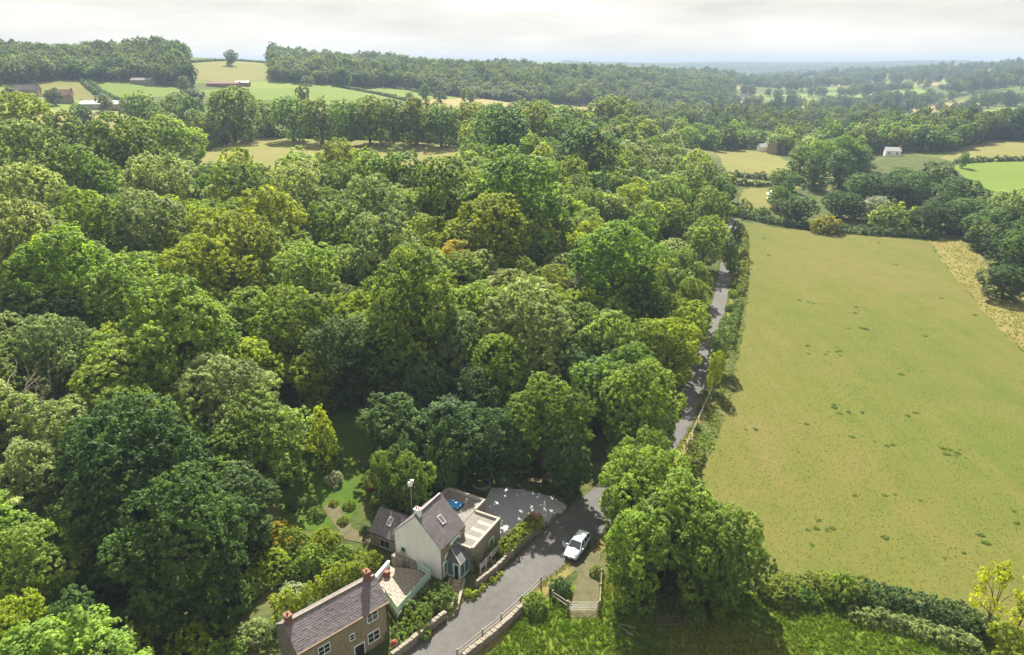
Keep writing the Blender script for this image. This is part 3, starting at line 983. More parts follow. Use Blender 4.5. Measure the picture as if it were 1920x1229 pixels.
PADDOCK = [(-2.68, 47.15), (1.33, 52.99), (4.95, 55.77), (9.33, 57.88), (19.13, 57.48), (26.21, 55.17), (36.76, 54.43), (45.00, 49.63), (66,46), (60,36), (20,33), (-3,38)]
TRACK = [(5.91, 59.78), (7.15, 58.70), (5.78, 53.70), (5.77, 52.29), (8.29, 52.29), (9.45, 57.48), (9.79, 61.67), (9.18, 63.11)]
LAWN = [(-26.05, 65.37), (-29.28, 71.58), (-28.72, 78.78), (-28.07, 90.34), (-17.65, 90.34), (-16.29, 84.24), (-21.18, 78.78), (-18.08, 72.14), (-18.93, 66.84), (-22.08, 64.41)]
PLOT = [(-19.62, 64.41), (-18.19, 72.71), (-12.35, 74.45), (-2.85, 78.14), (5.91, 75.65), (7.08, 70.27), (3.43, 65.76), (-0.46, 59.86), (-3.86, 55.85), (-6.38, 52.02), (-9.79, 48.12), (-12.14, 44.30), (-22.40, 44.30), (-26.49, 54.43)]
DRIVE = [(-3.39, 64.89), (-3.73, 69.95), (-2.60, 73.98), (1.36, 73.75), (5.23, 72.26), (6.96, 70.38), (3.99, 65.76), (2.52, 66.84), (-1.20, 62.57), (-2.13, 63.95)]
CLEARING = [(-129.97, 288.91), (-137.55, 323.02), (-133.64, 368.35), (-99.33, 364.86), (-52.48, 346.38), (-18.76, 329.52), (-16,290), (-14,240), (-18,208), (-60,200), (-88,208), (-120,260)]
FIELD_BROWN = [(-356.62, 546.13), (-339.56, 572.10), (-301.26, 515.55), (-283.21, 489.04), (-314.25, 490.37)]
FIELD_LIME = [(-328.46, 563.99), (-291.48, 584.64), (-275.27, 565.82), (-252.03, 571.01), (-248.02, 531.68), (-270.57, 493.80), (-290.04, 515.68)]
FIELD_STRIP = [(-248.24, 559.95), (-239.90, 580.41), (-215.47, 608.50), (-157.81, 668.88), (-101.28, 722.17), (-50.66, 683.41), (-85.04, 572.36), (-147.68, 552.51), (-195.04, 536.39), (-223.07, 537.39)]
FIELD_RIDGE = [(-279.02, 618.65), (-332.77, 748.97), (-333.45, 848.68), (-316.16, 939.53), (-227.93, 674.56), (-243.37, 624.12)]
FIELD_TAN = [(123.03, 425.06), (150.41, 449.54), (161.26, 432.09), (153.77, 394.11), (156.92, 334.73), (140.02, 293.31), (121.75, 301.64), (96.58, 302.52)]
FIELD_VIVID = [(218.69, 347.44), (243.14, 352.73), (271.60, 344.48), (198.44, 242.85), (195.71, 266.72), (199.74, 291.76)]
FIELD_PALE = [(230.08, 376.24), (257.46, 402.85), (297.43, 441.05), (331.28, 424.60), (275.72, 350.09), (246.56, 357.98), (226.41, 355.96)]
FIELD_FAR = [(299.31, 965.42), (327.29, 1043.49), (387.75, 1096.30), (363.46, 1007.92)]
FIELD_GARDEN = [(88.51, 266.35), (99.02, 293.03), (114.48, 301.00), (111.06, 276.25), (102.13, 255.09), (86.10, 248.83)]
VILLAGE = [(243.50, 918.04), (334.13, 974.14), (378.91, 915.27), (290.13, 694.51), (262.27, 760.09), (216.22, 806.93)]
CLEAR = [VILLAGE, PASTURE, ROUGH, LAWN, PLOT, CLEARING, FIELD_BROWN, FIELD_LIME, FIELD_STRIP, FIELD_RIDGE, FIELD_TAN, FIELD_VIVID, FIELD_PALE, FIELD_FAR, FIELD_GARDEN]
LANE_POLY = [tuple(p) for p in LANE_L] + [tuple(p) for p in LANE_R[::-1]]
OPEN = [LAWN, PLOT, LANE_POLY, CLEARING, PASTURE]
GLADES = [(*(20.28, 206.21), 7.0), (*(44.84, 176.19), 8.0), (*(43.92, 185.45), 6.0)]


def fill(az0, az1, d0, d1, gap, dens=1.0, seed=0, test=None, rr=(4.0, 6.2), far=False):
    """trees scattered over a ring sector, on a jittered hexagonal lattice"""
    rng = np.random.RandomState(seed + 77)
    xs = [d1 * math.sin(R_(a)) for a in np.linspace(az0, az1, 12)] + [d0 * math.sin(R_(a)) for a in (az0, az1)]
    ys = [d1 * math.cos(R_(a)) for a in np.linspace(az0, az1, 12)] + [d0 * math.cos(R_(a)) for a in (az0, az1)]
    gx, gy = np.meshgrid(np.arange(min(xs), max(xs), gap), np.arange(min(ys), max(ys), gap * 0.87))
    gx = gx + (np.arange(gx.shape[0]) % 2)[:, None] * gap / 2
    x = gx.ravel() + rng.uniform(-.3, .3, gx.size) * gap; y = gy.ravel() + rng.uniform(-.3, .3, gx.size) * gap
    d = np.hypot(x, y); a = np.degrees(np.arctan2(x, y))
    ok = (a > az0) & (a < az1) & (d > d0) & (d < d1) & (rng.uniform(size=x.size) < dens)
    if test is not None: ok &= test(x, y, d, a)
    for p in CLEAR: ok &= ~in_poly(x, y, p)
    x, y = x[ok], y[ok]
    if not far:
        k = np.ones(len(x), bool)
        for (hx, hy, hr) in EXCL_C: k &= (np.hypot(x - hx, y - hy) > 0.55 * hr + 2.3)
        x, y = x[k], y[k]
    R = rng.uniform(rr[0], rr[1], len(x))
    return np.c_[x, y, R]

def clump(x, y, s, seed):
    return (np.sin(x * s + seed) * np.cos(y * s * 1.3 + seed * 2) + 0.7 * np.sin(x * s * 2.3 + y * s * 1.7 + seed) + 0.5 * np.sin(y * s * 3.1 - x * s * 1.1))

FARB_A = [-50, -35, -28, -24.5, -23, -20, -10, -4.2, -3, 5, 9, 11, 13, 15, 16, 18]
FARB_D = [330, 315, 270, 235, 205, 198, 195, 205, 400, 440, 430, 400, 350, 320, 300, 240]
NEARB_A = [-50, -38, -33, -28, -22, -19, -15, -8, 0, 5, 9, 12, 14, 16, 18]
NEARB_D = [48, 52, 60, 72, 92, 98, 98, 90, 82, 82, 86, 92, 98, 108, 125]
def wood_test(x, y, d, a):
    lane = np.interp(y, LANE_L[:, 1], LANE_L[:, 0])
    ok = (d < np.interp(a, FARB_A, FARB_D)) & (d > np.interp(a, NEARB_A, NEARB_D))
    ok &= ~((y < 235) & (y > 80) & (x > lane - 7.5))
    for (cx, cy, cr) in GLADES: ok &= np.hypot(x - cx, y - cy) > cr
    return ok

SETS = []
SETS.append(fill(-46, 18, 45, 200, 7.6, 1.0, 1, wood_test, (3.8, 5.6)))
SETS.append(fill(-46, 18, 200, 460, 8.4, 0.97, 2, wood_test, (4.0, 6.2)))
SETS.append(fill(-27, -3.5, 362, 392, 9, 0.75, 3, None, (4.5, 6.5)))
SETS.append(fill(15, 27, 385, 450, 10, 0.5, 11, lambda x, y, d, a: clump(x, y, .03, 2) > -0.1, (3.5, 6)))
SETS.append(fill(28, 46, 190, 330, 9, 0.75, 12, lambda x, y, d, a: a > np.interp(d, [190, 240, 280, 330], [35.5, 33, 38, 40]), (4, 6.5)))
NEAR = np.vstack(SETS)
FAR = []
FAR.append(fill(-46, -23.8, 640, 880, 8.5, 1, 4, None, (5, 7), True))                                           # hill wood
FAR.append(fill(-18.2, 7, 690, 1180, 9.5, 1, 5, lambda x, y, d, a: d > np.interp(a, [-18, -8, 0, 7], [700, 690, 700, 800]), (5, 7.5), True))
FAR.append(fill(5, 17, 900, 1700, 11, 0.9, 6, lambda x, y, d, a: (clump(x, y, .004, 1) > -0.9), (5, 7.5), True))
FAR.append(fill(7, 28, 440, 880, 9.5, 0.85, 7, lambda x, y, d, a: (clump(x, y, .012, 4) > -0.45) & (d > np.interp(a, [7, 12, 14, 28], [560, 520, 440, 440])), (4, 6.5), True))
FAR.append(fill(23.5, 47, 440, 640, 8.2, 1, 8, lambda x, y, d, a: d > np.interp(a, [24, 30, 36, 46], [455, 470, 450, 440]), (4.5, 7), True))
FAR.append(fill(7, 47, 880, 2500, 13, 0.75, 9, lambda x, y, d, a: (clump(x, y, .010, 3) > 0.8) | ((np.abs(np.sin(x * .021 + y * .006)) < .10) | (np.abs(np.sin(y * .017 - x * .004)) < .10)), (4.5, 8), True))
FAR.append(fill(4, 47, 2500, 5600, 24, 0.8, 10, lambda x, y, d, a: clump(x, y, .0035, 5) > -0.1, (9, 14), True))
FAR.append(fill(-46, -3, 400, 690, 14, 0.22, 13, lambda x, y, d, a: clump(x, y, .02, 6) > 0.1, (3, 5.5), True))
FARR = np.vstack(FAR)

# ------------------------------------------------------------------ lane, fields and other surfaces
def ribbon(name, Lp, Rp, mat, lift, step=1.2, cross=4):
    a = resample(Lp, step); n = len(a)
    b = resample(Rp, step)
    t = np.linspace(0, 1, n * 1)
    def even(P):
        s = np.r_[0, np.cumsum(np.linalg.norm(np.diff(P, axis=0), axis=1))]; q = np.linspace(0, s[-1], n)
        return np.c_[np.interp(q, s, P[:, 0]), np.interp(q, s, P[:, 1])]
    a, b = even(a), even(b); V = []
    for k in range(cross + 1):
        p = a + (b - a) * k / cross
        V.append(np.c_[p, terrain_z(p[:, 0], p[:, 1]) + lift])
    V = np.stack(V, 1).reshape(-1, 3)
    i, j = np.meshgrid(np.arange(n - 1), np.arange(cross), indexing='ij')
    q = i * (cross + 1) + j
    Q = np.c_[q.ravel(), (q + 1).ravel(), (q + cross + 2).ravel(), (q + cross + 1).ravel()]
    me = np_mesh(name, V, Q); me.polygons.foreach_set('use_smooth', [True] * len(Q))
    return tag(link(name, me, None, mat), kind='structure')
for nm, poly, mat, lift, step in (
    ('pasture_field', PASTURE, 'pasture', 0.02, 3.0), ('rough_field_margin', ROUGH, 'rough_grass', 0.035, 3.0), ('paddock', PADDOCK, 'paddock', 0.02, 2.0),
    ('gravel_track', TRACK, 'track', 0.045, 1.0), ('garden_lawn', LAWN, 'lawn', 0.03, 1.5), ('driveway', DRIVE, 'gravel', 0.03, 1.0),
    ('dry_clearing', CLEARING, 'meadow_tan', 0.06, 5.0), ('brown_field', FIELD_BROWN, 'meadow_olive', 0.12, 8.0), ('lime_field', FIELD_LIME, 'meadow_green', 0.12, 8.0),
    ('strip_field', FIELD_STRIP, 'meadow_green', 0.15, 8.0), ('ridge_field', FIELD_RIDGE, 'meadow_tan', 0.15, 10.0), ('tan_field', FIELD_TAN, 'meadow_tan', 0.06, 5.0),
    ('vivid_field', FIELD_VIVID, 'meadow_green', 0.06, 5.0), ('pale_field', FIELD_PALE, 'meadow_tan', 0.10, 5.0), ('far_green_field', FIELD_FAR, 'meadow_green', 0.2, 12.0),
    ('garden_path', [(-22.78, 68.57), (-21.65, 70.27), (-18.44, 65.18), (-13.59, 63.11), (-13.29, 61.67), (-16.20, 62.57), (-18.88, 63.30)], 'track', 0.055, 1.0),
    ('far_garden', FIELD_GARDEN, 'meadow_olive', 0.10, 4.0)):
    tag(sheet(nm, poly, mat, lift, step, wobble=step * 0.15 if step > 1.2 else 0.05), kind='structure')
ribbon('lane', LANE_L, LANE_R, 'asphalt', 0.05)
VL = LANE_R + np.array([[0.0, -0.05]]); VR = LANE_R + np.array([[1.1, -0.8]])
ribbon('lane_verge', VL, VR, 'rough_grass', 0.04)

# ------------------------------------------------------------------ building helpers
rb = random.Random(4)
def frame(ox, oy, ang):
    c, s = math.cos(ang), math.sin(ang)
    return lambda p: ((p[0] - ox) * c + (p[1] - oy) * s, -(p[0] - ox) * s + (p[1] - oy) * c)

def stone_face(O, U, W, H, holes=(), course=0.24, lo=0.3, hi=0.62, proud=(0.015, 0.05), top=None, seed=1):
    """courses of separate squared stones on a wall face. O corner, U unit along, outward normal = U x Z; top(s) trims the height"""
    r = random.Random(seed); m = MB(); U = Vector(U); Nn = Vector((U.y, -U.x, 0)); Z = Vector((0, 0, 1)); O = Vector(O)
    z = 0.0
    while z < H - 0.05:
        h = min(course * r.uniform(0.8, 1.2), H - z); s = -r.uniform(0, 0.2)
        while s < W - 0.02:
            l = r.uniform(lo, hi); a, b = max(s, 0) + 0.012, min(s + l, W) - 0.012
            s += l
            if b - a < 0.06: continue
            if top and z + h > min(top(a), top(b)): continue
            if any(a < q[1] and b > q[0] and z < q[3] and z + h > q[2] for q in holes): continue
            d = r.uniform(*proud); p0 = O + Z * (z + 0.012); hh = Z * (h - 0.024); e = 0.008
            A, B = U * a, U * b; I = U * e
            m.hexa([p0 + A - Nn * 0.05, p0 + B - Nn * 0.05, p0 + B - Nn * 0.05 + hh, p0 + A - Nn * 0.05 + hh,
                    p0 + A + I + Nn * d, p0 + B - I + Nn * d, p0 + B - I + Nn * d * 0.9 + hh, p0 + A + I + Nn * d * 0.8 + hh])
        z += h
    return m

def slate_slope(A, B, C_, D, size=(0.26, 0.21), seed=2, skip=None):
    """overlapping slates on the quad eave A->B, ridge D->C_"""
    r = random.Random(seed); m = MB(); A, B, C_, D = map(Vector, (A, B, C_, D))
    n = (B - A).cross(D - A).normalized()
    rows = max(2, int((D - A).length / size[1]))
    for i in range(rows):
        t0, t1 = i / rows, min(1.0, (i + 1.25) / rows)
        l0, r0 = A.lerp(D, t0), B.lerp(C_, t0); l1, r1 = A.lerp(D, t1), B.lerp(C_, t1)
        cols = max(1, int((r0 - l0).length / size[0])); sh = 0.5 if i % 2 else 0.0
        for j in range(-1, cols + 1):
            a = max(0, (j + sh) / cols); b = min(1, (j + 1 + sh) / cols)
            if b - a < 0.2 / cols: continue
            lift = r.uniform(0.016, 0.036); g = 0.006
            p0, p1 = l0.lerp(r0, a), l0.lerp(r0, b); p2, p3 = l1.lerp(r1, b), l1.lerp(r1, a)
            if skip and skip((p0 + p2) / 2): continue
            dx = (p1 - p0).normalized() * g; k = len(m.v)
            m.v += [tuple(p0 + dx + n * lift), tuple(p1 - dx + n * (lift + r.uniform(-.006, .006))), tuple(p2 - dx + n * 0.006), tuple(p3 + dx + n * 0.006), tuple(p0 + dx), tuple(p1 - dx)]
            m.f += [(k, k + 1, k + 2, k + 3), (k + 4, k + 5, k + 1, k)]
    return m

def stuff(o): o['kind'] = 'stuff'; return o

def window(parent, O, U, w, h, frame_mat='white_paint', bars=(1, 1), sill=True, name='window', fw=0.06):
    """window on a wall: O lower-left corner on the face, U along; outward normal = U x Z; frame > panes"""
    U = Vector(U); Nn = Vector((U.y, -U.x, 0)); Z = Vector((0, 0, 1)); O = Vector(O)
    def bx(m, a, b, c, d, n0, n1):
        p = lambda s, z, n: O + U * s + Z * z + Nn * n
        m.hexa([p(a, c, n0), p(b, c, n0), p(b, c, n1), p(a, c, n1), p(a, d, n0), p(b, d, n0), p(b, d, n1), p(a, d, n1)][0:8] if False else
               [p(a, c, n1), p(b, c, n1), p(b, c, n0), p(a, c, n0), p(a, d, n1), p(b, d, n1), p(b, d, n0), p(a, d, n0)])
    f = MB()
    bx(f, 0, fw, 0, h, -0.02, 0.085); bx(f, w - fw, w, 0, h, -0.02, 0.085)
    bx(f, fw, w - fw, 0, fw, -0.02, 0.083); bx(f, fw, w - fw, h - fw, h, -0.02, 0.083)
    nx, ny = bars
    for i in range(1, nx): bx(f, w * i / nx - fw * .4, w * i / nx + fw * .4, fw, h - fw, 0.0, 0.075)
    for j in range(1, ny): bx(f, fw, w - fw, h * j / ny - fw * .3, h * j / ny + fw * .3, 0.0, 0.072)
    fo = f.build(name, frame_mat, parent)
    for i in range(nx):
        for j in range(ny):
            g = MB(); bx(g, max(fw * .9, w * i / nx), min(w - fw * .9, w * (i + 1) / nx), max(fw * .9, h * j / ny), min(h - fw * .9, h * (j + 1) / ny), 0.0, 0.045)
            g.build('pane', 'glass', fo)
    if sill:
        s = MB(); bx(s, -0.08, w + 0.08, -0.10, -0.005, -0.02, 0.13); s.build('sill', 'coping', fo)
    return fo

def gable_body(x0, x1, y0, y1, zb, ze, zr, axis='y'):
    m = MB()
    if axis == 'y':
        xm = (x0 + x1) / 2
        a = [(x0, y0, zb), (x1, y0, zb), (x1, y0, ze), (xm, y0, zr), (x0, y0, ze)]; b = [(p[0], y1, p[2]) for p in a]
    else:
        ym = (y0 + y1) / 2
        a = [(x0, y1, zb), (x0, y0, zb), (x0, y0, ze), (x0, ym, zr), (x0, y1, ze)]; b = [(x1, p[1], p[2]) for p in a]
    m.poly(a); m.poly(list(reversed(b)))
    for i in range(5):
        j = (i + 1) % 5
        m.poly([a[j], a[i], b[i], b[j]])
    return m

def slab(A, B, C_, D, t):
    """roof slab under the quad ABCD"""
    A, B, C_, D = map(Vector, (A, B, C_, D)); n = (B - A).cross(D - A).normalized() * t
    return MB().hexa([A - n, B - n, C_ - n, D - n, A, B, C_, D])

def chimney(parent, x, y, z0, z1, w, d, mat, pots=1, cap='coping'):
    c = part('chimney', mat, parent, (x - w / 2, x + w / 2, y - d / 2, y + d / 2, z0, z1), (x - w / 2 - .05, x + w / 2 + .05, y - d / 2 - .05, y + d / 2 + .05, z1 + .002, z1 + .12))
    for k in range(pots):
        px = x + (k - (pots - 1) / 2) * 0.32
        MB().tube([(px, y, z1 + .122), (px, y, z1 + .3), (px, y, z1 + .36)], [.10, .085, .10], 10).build('chimney_pot', 'terracotta', c)
    return c

def skylight(parent, A, U, V_, w, h, mat='glass_sky', lift=0.05):
    """roof light lying on a slope: A lower-left corner, U along the eave, V_ up the slope"""
    A, U, V_ = Vector(A), Vector(U).normalized(), Vector(V_).normalized(); n = U.cross(V_).normalized()
    def bx(m, a, b, c, d, n0, n1):
        p = lambda s, t, k: A + U * s + V_ * t + n * k
        m.hexa([p(a, c, n0), p(b, c, n0), p(b, d, n0), p(a, d, n0), p(a, c, n1), p(b, c, n1), p(b, d, n1), p(a, d, n1)])
    m = MB(); f = 0.06
    bx(m, 0, w, 0, f, 0, lift + .04); bx(m, 0, w, h - f, h, 0, lift + .04); bx(m, 0, f, f, h - f, 0, lift + .038); bx(m, w - f, w, f, h - f, 0, lift + .038)
    o = m.build('skylight', 'white_paint', parent)
    g = MB(); bx(g, f, w - f, f, h - f, 0.0, lift); g.build('pane', mat, o)
    return o

# ------------------------------------------------------------------ the white-gabled house
HA = math.atan2(-0.481, 0.877)
HO = (-7.4, 57.4)
house = empty('white_house', (HO[0], HO[1], 0), HA, 'white rendered gable house with purple slate roof and flat-roofed rear', 'house')
hl = frame(HO[0], HO[1], HA)
X0, Y1, ZE, ZR = -5.93, 4.55, 4.3, 7.25
gable_body(X0, 0, 0, Y1, -0.4, ZE, ZR).build('wall', 'render_white', house)
stuff(stone_face((0, 0.02, -0.3), (0, 1, 0), Y1 - 0.04, 4.5, [(0.45, 1.75, 0.9, 2.35), (2.2, 3.5, 2.6, 3.9), (0.9, 2.6, 0, 3.1)], seed=3).build('stonework', 'stone', house))
xm = X0 / 2; ov = 0.16; sl = (ZR - ZE) / (-xm)
for side in (1, -1):
    ex = (0 + ov) if side == 1 else (X0 - ov); ez = ZE - ov * sl + 0.06; rz = ZR + 0.06
    if side == 1: q = [(ex, -0.08, ez), (ex, Y1 + .05, ez), (xm, Y1 + .05, rz), (xm, -0.08, rz)]
    else: q = [(ex, Y1 + .05, ez), (ex, -0.08, ez), (xm, -0.08, rz), (xm, Y1 + .05, rz)]
    ro = slab(*q, 0.055).build('roof', 'slate_dark', house)
    stuff(slate_slope(*q, seed=5 + side).build('slates', 'slate', ro))
for k in range(10):
    part('ridge_tile', 'slate', house, (xm - .11, xm + .11, -.06 + k * .455, -.06 + k * .455 + .445, ZR + .05, ZR + .14))
chimney(house, xm + 0.02, 0.42, ZR - 0.35, ZR + 0.55, 0.62, 0.5, 'render_white', 2)
su = Vector((0, 1, 0)); sv = Vector((xm, 0, ZR - ZE)).normalized()
skylight(house, Vector((ov, 2.1, ZE - ov * sl + .07)) + sv * 1.75, su, sv, 0.6, 1.0, 'glass_sky')
window(house, (-5.15, 0, 1.95), (1, 0, 0), 0.62, 0.66, 'mint_paint', (1, 1))
window(house, (0.0, 0.5, 0.65), (0, 1, 0), 1.2, 1.35, 'mint_paint', (3, 1))
window(house, (0.0, 2.25, 2.4), (0, 1, 0), 1.2, 1.15, 'mint_paint', (3, 1))
gut = MB().tube([(.2, -0.05, ZE - .18), (.2, Y1, ZE - .18)], .05, 6).tube([(.12, Y1 - .1, ZE - .2), (.12, Y1 - .1, 3.4)], .04, 6).build('gutter', 'black_trim', house)
# rear and side flat-roofed blocks
fa = part('rear_block', 'stone_grey', house, (-6.2, -0.9, Y1 + .004, 10.6, -0.4, 3.05))
part('flat_roof', 'roof_felt', fa, (-6.0, -1.1, Y1 + .02, 10.4, 3.052, 3.10))
part('parapet', 'coping', fa, (-6.22, -0.88, 10.38, 10.64, 3.054, 3.45), (-6.22, -5.98, Y1 + .01, 10.376, 3.056, 3.45), (-1.12, -0.88, 8.45, 10.376, 3.056, 3.45))
fb = part('side_block', 'stone_grey', house, (0.003, 2.3, 2.7, 8.4, -0.4, 3.05), (-0.897, 0.003, Y1 + .006, 8.4, -0.4, 3.048))
part('flat_roof', 'roof_felt', fb, (0.02, 2.08, 2.9, 8.18, 3.053, 3.10), (-1.0, 0.018, Y1 + .03, 8.18, 3.104, 3.12))
part('parapet', 'coping', fb, (2.06, 2.34, 2.66, 8.44, 3.055, 3.38), (-0.9, 2.055, 8.2, 8.44, 3.055, 3.38), (0.0, 2.055, 2.66, 2.9, 3.055, 3.2))
for k in range(3):
    part('roof_lap', 'coping', fb, (0.25, 1.9, 4.0 + k * 1.35, 4.55 + k * 1.35, 3.102, 3.125))
stuff(stone_face((0.05, 2.7, -0.3), (1, 0, 0), 2.2, 3.3, [(0.35, 1.1, 1.0, 2.0)], seed=8).build('stonework', 'stone_grey', fb))
stuff(stone_face((2.3, 2.72, -0.3), (0, 1, 0), 5.66, 3.3, [(3.1, 4.3, 0, 2.4)], seed=9).build('stonework', 'stone_grey', fb))
window(fb, (0.42, 2.7, 0.75), (1, 0, 0), 0.6, 0.85, 'mint_paint', (1, 1))
dr = part('door', 'mint_paint', fb, (2.29, 2.36, 5.85, 6.95, -0.3, 2.05)); part('door_pane', 'glass', dr, (2.355, 2.372, 6.05, 6.75, 0.8, 1.9))
bc = part('roof_hatch', 'black_trim', fa, (-4.55, -2.75, 7.55, 8.85, 3.10, 3.28)); part('cover', 'blue_cover', bc, (-4.5, -2.8, 7.6, 8.8, 3.282, 3.36), bevel=0.03)
# porch in the corner
po = part('porch', 'mint_paint', house, (0.08, 1.75, 0.95, 1.03, -0.3, 0.45), (0.08, 0.16, 0.95, 1.03, 0.45, 2.15), (1.67, 1.75, 0.95, 1.03, 0.45, 2.15), (1.67, 1.75, 2.6, 2.68, -0.3, 2.15), (1.67, 1.75, 1.034, 2.6, -0.3, 0.45),
          (0.08, 1.75, 0.95, 1.03, 2.152, 2.27), (1.67, 1.75, 1.034, 2.68, 2.152, 2.27), (0.80, 0.87, 0.96, 1.02, 0.452, 2.15), (1.68, 1.74, 1.75, 1.83, 0.452, 2.15))
part('pane', 'glass_sky', po, (0.162, 0.798, 0.975, 1.0, 0.452, 2.15)); part('pane', 'glass_sky', po, (1.70, 1.725, 1.04, 1.748, 0.452, 2.15)); part('pane', 'glass_sky', po, (1.70, 1.725, 1.832, 2.598, 0.452, 2.15))
pd = part('door', 'white_paint', po, (0.90, 1.64, 0.935, 0.985, -0.28, 2.1)); part('door_pane', 'glass', pd, (1.02, 1.52, 0.922, 0.934, 0.1, 1.95))
part('doorstep', 'concrete', po, (0.7, 1.8, 0.55, 0.93, -0.3, -0.12))
ap = (0.06, 2.62, 3.25); hp = MB(); E0, E1, E2 = (0.04, 0.80, 2.272), (1.92, 0.80, 2.272), (1.92, 2.68, 2.272); h1 = (0.06, 1.75, 3.2)
hp.poly([E0, E1, h1]); hp.poly([E1, E2, (0.06, 2.66, 3.2), h1]); hp.poly([E2, E1, E0, (0.04, 2.68, 2.272)])
pr = hp.build('porch_roof', 'slate_dark', po)
MB().tube([Vector(h1) + Vector((0, 0, .03)), Vector(E1) + Vector((0, 0, .03))], .05, 6).build('hip_ridge', 'galvanised', pr)

# slate-roofed outhouse against the left wall
oh = empty('outhouse', (HO[0], HO[1], 0), HA, 'low stone outhouse with slate roof left of the white gable', 'outhouse')
gable_body(-10.1, X0 - 0.01, 0.75, 5.0, -0.4, 2.3, 4.0, 'x').build('wall', 'mortar', oh)
stuff(stone_face((-10.1, 0.75, -0.3), (1, 0, 0), 4.1, 2.6, [(1.35, 2.9, 0.9, 2.1)], seed=11).build('stonework', 'stone_grey', oh))
for side in (1, -1):
    ym = 2.875; ey = 0.6 if side == 1 else 5.15; ez = 2.3 + .06 - 0.15 * .8; xl, xr = -10.2, X0 - 0.06
    q = [(xl, ey, ez), (xr, ey, ez), (xr, ym, 4.06), (xl, ym, 4.06)] if side == 1 else [(xr, ey, ez), (xl, ey, ez), (xl, ym, 4.06), (xr, ym, 4.06)]
    ro = slab(*q, .055).build('roof', 'slate_dark', oh)
    stuff(slate_slope(*q, seed=15 + side).build('slates', 'slate', ro))
skylight(oh, Vector((-8.4, 0.6, 2.25)) + Vector((0, 2.275, 1.82)).normalized() * 1.3, (1, 0, 0), Vector((0, 2.275, 1.82)), 0.6, 0.95)
window(oh, (-8.7, 0.75, 0.75), (1, 0, 0), 1.4, 1.0, 'timber_grey', (2, 1))
MB().tube([(-10.2, .55, 2.2), (X0 - .06, .55, 2.2)], .05, 6).build('gutter', 'black_trim', oh)

# aerial pole with a white box, behind the ridge
ax, ay = (-11.32, 64.65)
ae = empty('aerial_pole', (ax, ay, 0), 0, 'thin pole with small white box rising behind the house roof', 'pole')
MB().tube([(0, 0, -.2), (0, 0, 7.0)], .045, 6).build('mast', 'galvanised', ae)
part('head_box', 'white_paint', ae, (-.28, .22, -.18, .18, 7.0, 7.4), (-.02, .38, -.10, .10, 7.405, 7.75))
ax, ay = (-9.37, 74.10)
ae = empty('garden_post', (ax, ay, tz(ax, ay)), 0, 'slim pale post standing behind the flat-roofed block', 'post')
MB().tube([(0, 0, -.2), (0, 0, 2.0)], .05, 6).build('shaft', 'white_paint', ae)
part('cap', 'white_paint', ae, (-.09, .09, -.09, .09, 2.002, 2.08))

# ------------------------------------------------------------------ the stone cottage below
CA = math.atan2(0.67, 0.743)
CO = (-11.6, 49.83)
cot = empty('stone_cottage', (CO[0], CO[1], 0), CA, 'buff stone cottage with purple slate roof and two brick chimneys', 'house')
CL, CD, CE, CR, CB = -8.9, 4.0, 4.6, 6.15, -0.7
gable_body(CL, 0, 0, CD, CB, CE, CR, 'x').build('wall', 'mortar', cot)
wins = [(-2.22, 3.23, 1.15, 1.15, (2, 2)), (-2.32, 0.87, 1.25, 1.15, (2, 2)), (-7.10, 2.74, 1.15, 1.0, (2, 2)), (-4.10, 2.43, 0.55, 0.7, (1, 2))]
dx_, dz_ = -3.65, -0.25
hol = [(s - CL - .1, s - CL + w_ + .1, z_ - CB - .1, z_ - CB + h_ + .1) for (s, z_, w_, h_, b_) in wins] + [(dx_ - CL - .1, dx_ - CL + 1.0, 0, 2.3)]
stuff(stone_face((CL, 0, CB), (1, 0, 0), -CL, CE - CB, hol, course=.27, seed=21).build('stonework', 'stone', cot))
stuff(stone_face((0, 0.02, CB), (0, 1, 0), CD - .04, CR - CB - .1, course=.27, seed=22, top=lambda s: CE - CB + (CR - CE) * (1 - abs(s - CD / 2) / (CD / 2)) - .06).build('stonework', 'stone', cot))
stuff(stone_face((CL, CD - .02, CB), (0, -1, 0), CD - .04, CR - CB - .1, course=.27, seed=23, top=lambda s: CE - CB + (CR - CE) * (1 - abs(s - CD / 2) / (CD / 2)) - .06).build('stonework', 'stone_grey', cot))
for side in (1, -1):
    ym = CD / 2; k = (CR - CE) / ym; ey = -0.2 if side == 1 else CD + .2; ez = CE + .07 - .2 * k; xl, xr = CL - .08, .08
    q = [(xl, ey, ez), (xr, ey, ez), (xr, ym, CR + .07), (xl, ym, CR + .07)] if side == 1 else [(xr, ey, ez), (xl, ey, ez), (xl, ym, CR + .07), (xr, ym, CR + .07)]
    ro = slab(*q, .06).build('roof', 'slate_dark', cot)
    stuff(slate_slope(*q, seed=25 + side).build('slates', 'slate', ro))
for k in range(19):
    part('ridge_tile', 'stone_grey', cot, (CL - .05 + k * .472, CL - .05 + k * .472 + .462, CD / 2 - .09, CD / 2 + .09, CR + .055, CR + .13))
part('gutter', 'timber', cot, (CL - .08, .1, -.33, -.2, CE - .2, CE - .08))
chimney(cot, -0.75, CD / 2, CR - .3, CR + .85, .5, .6, 'brick', 1)
chimney(cot, CL + .42, CD / 2, CR - .3, CR + .7, .5, .6, 'brick', 1)
for (s, z_, w_, h_, b_) in wins: window(cot, (s, -.03, z_), (1, 0, 0), w_, h_, 'white_paint', b_)
cd = part('door', 'black_trim', cot, (dx_, dx_ + .9, -.06, .02, CB + .1, CB + 2.1)); part('door_frame', 'white_paint', cot, (dx_ - .09, dx_ - .005, -.07, .02, CB, CB + 2.2), (dx_ + .905, dx_ + .99, -.07, .02, CB, CB + 2.2), (dx_ - .004, dx_ + .904, -.07, .02, CB + 2.105, CB + 2.2))
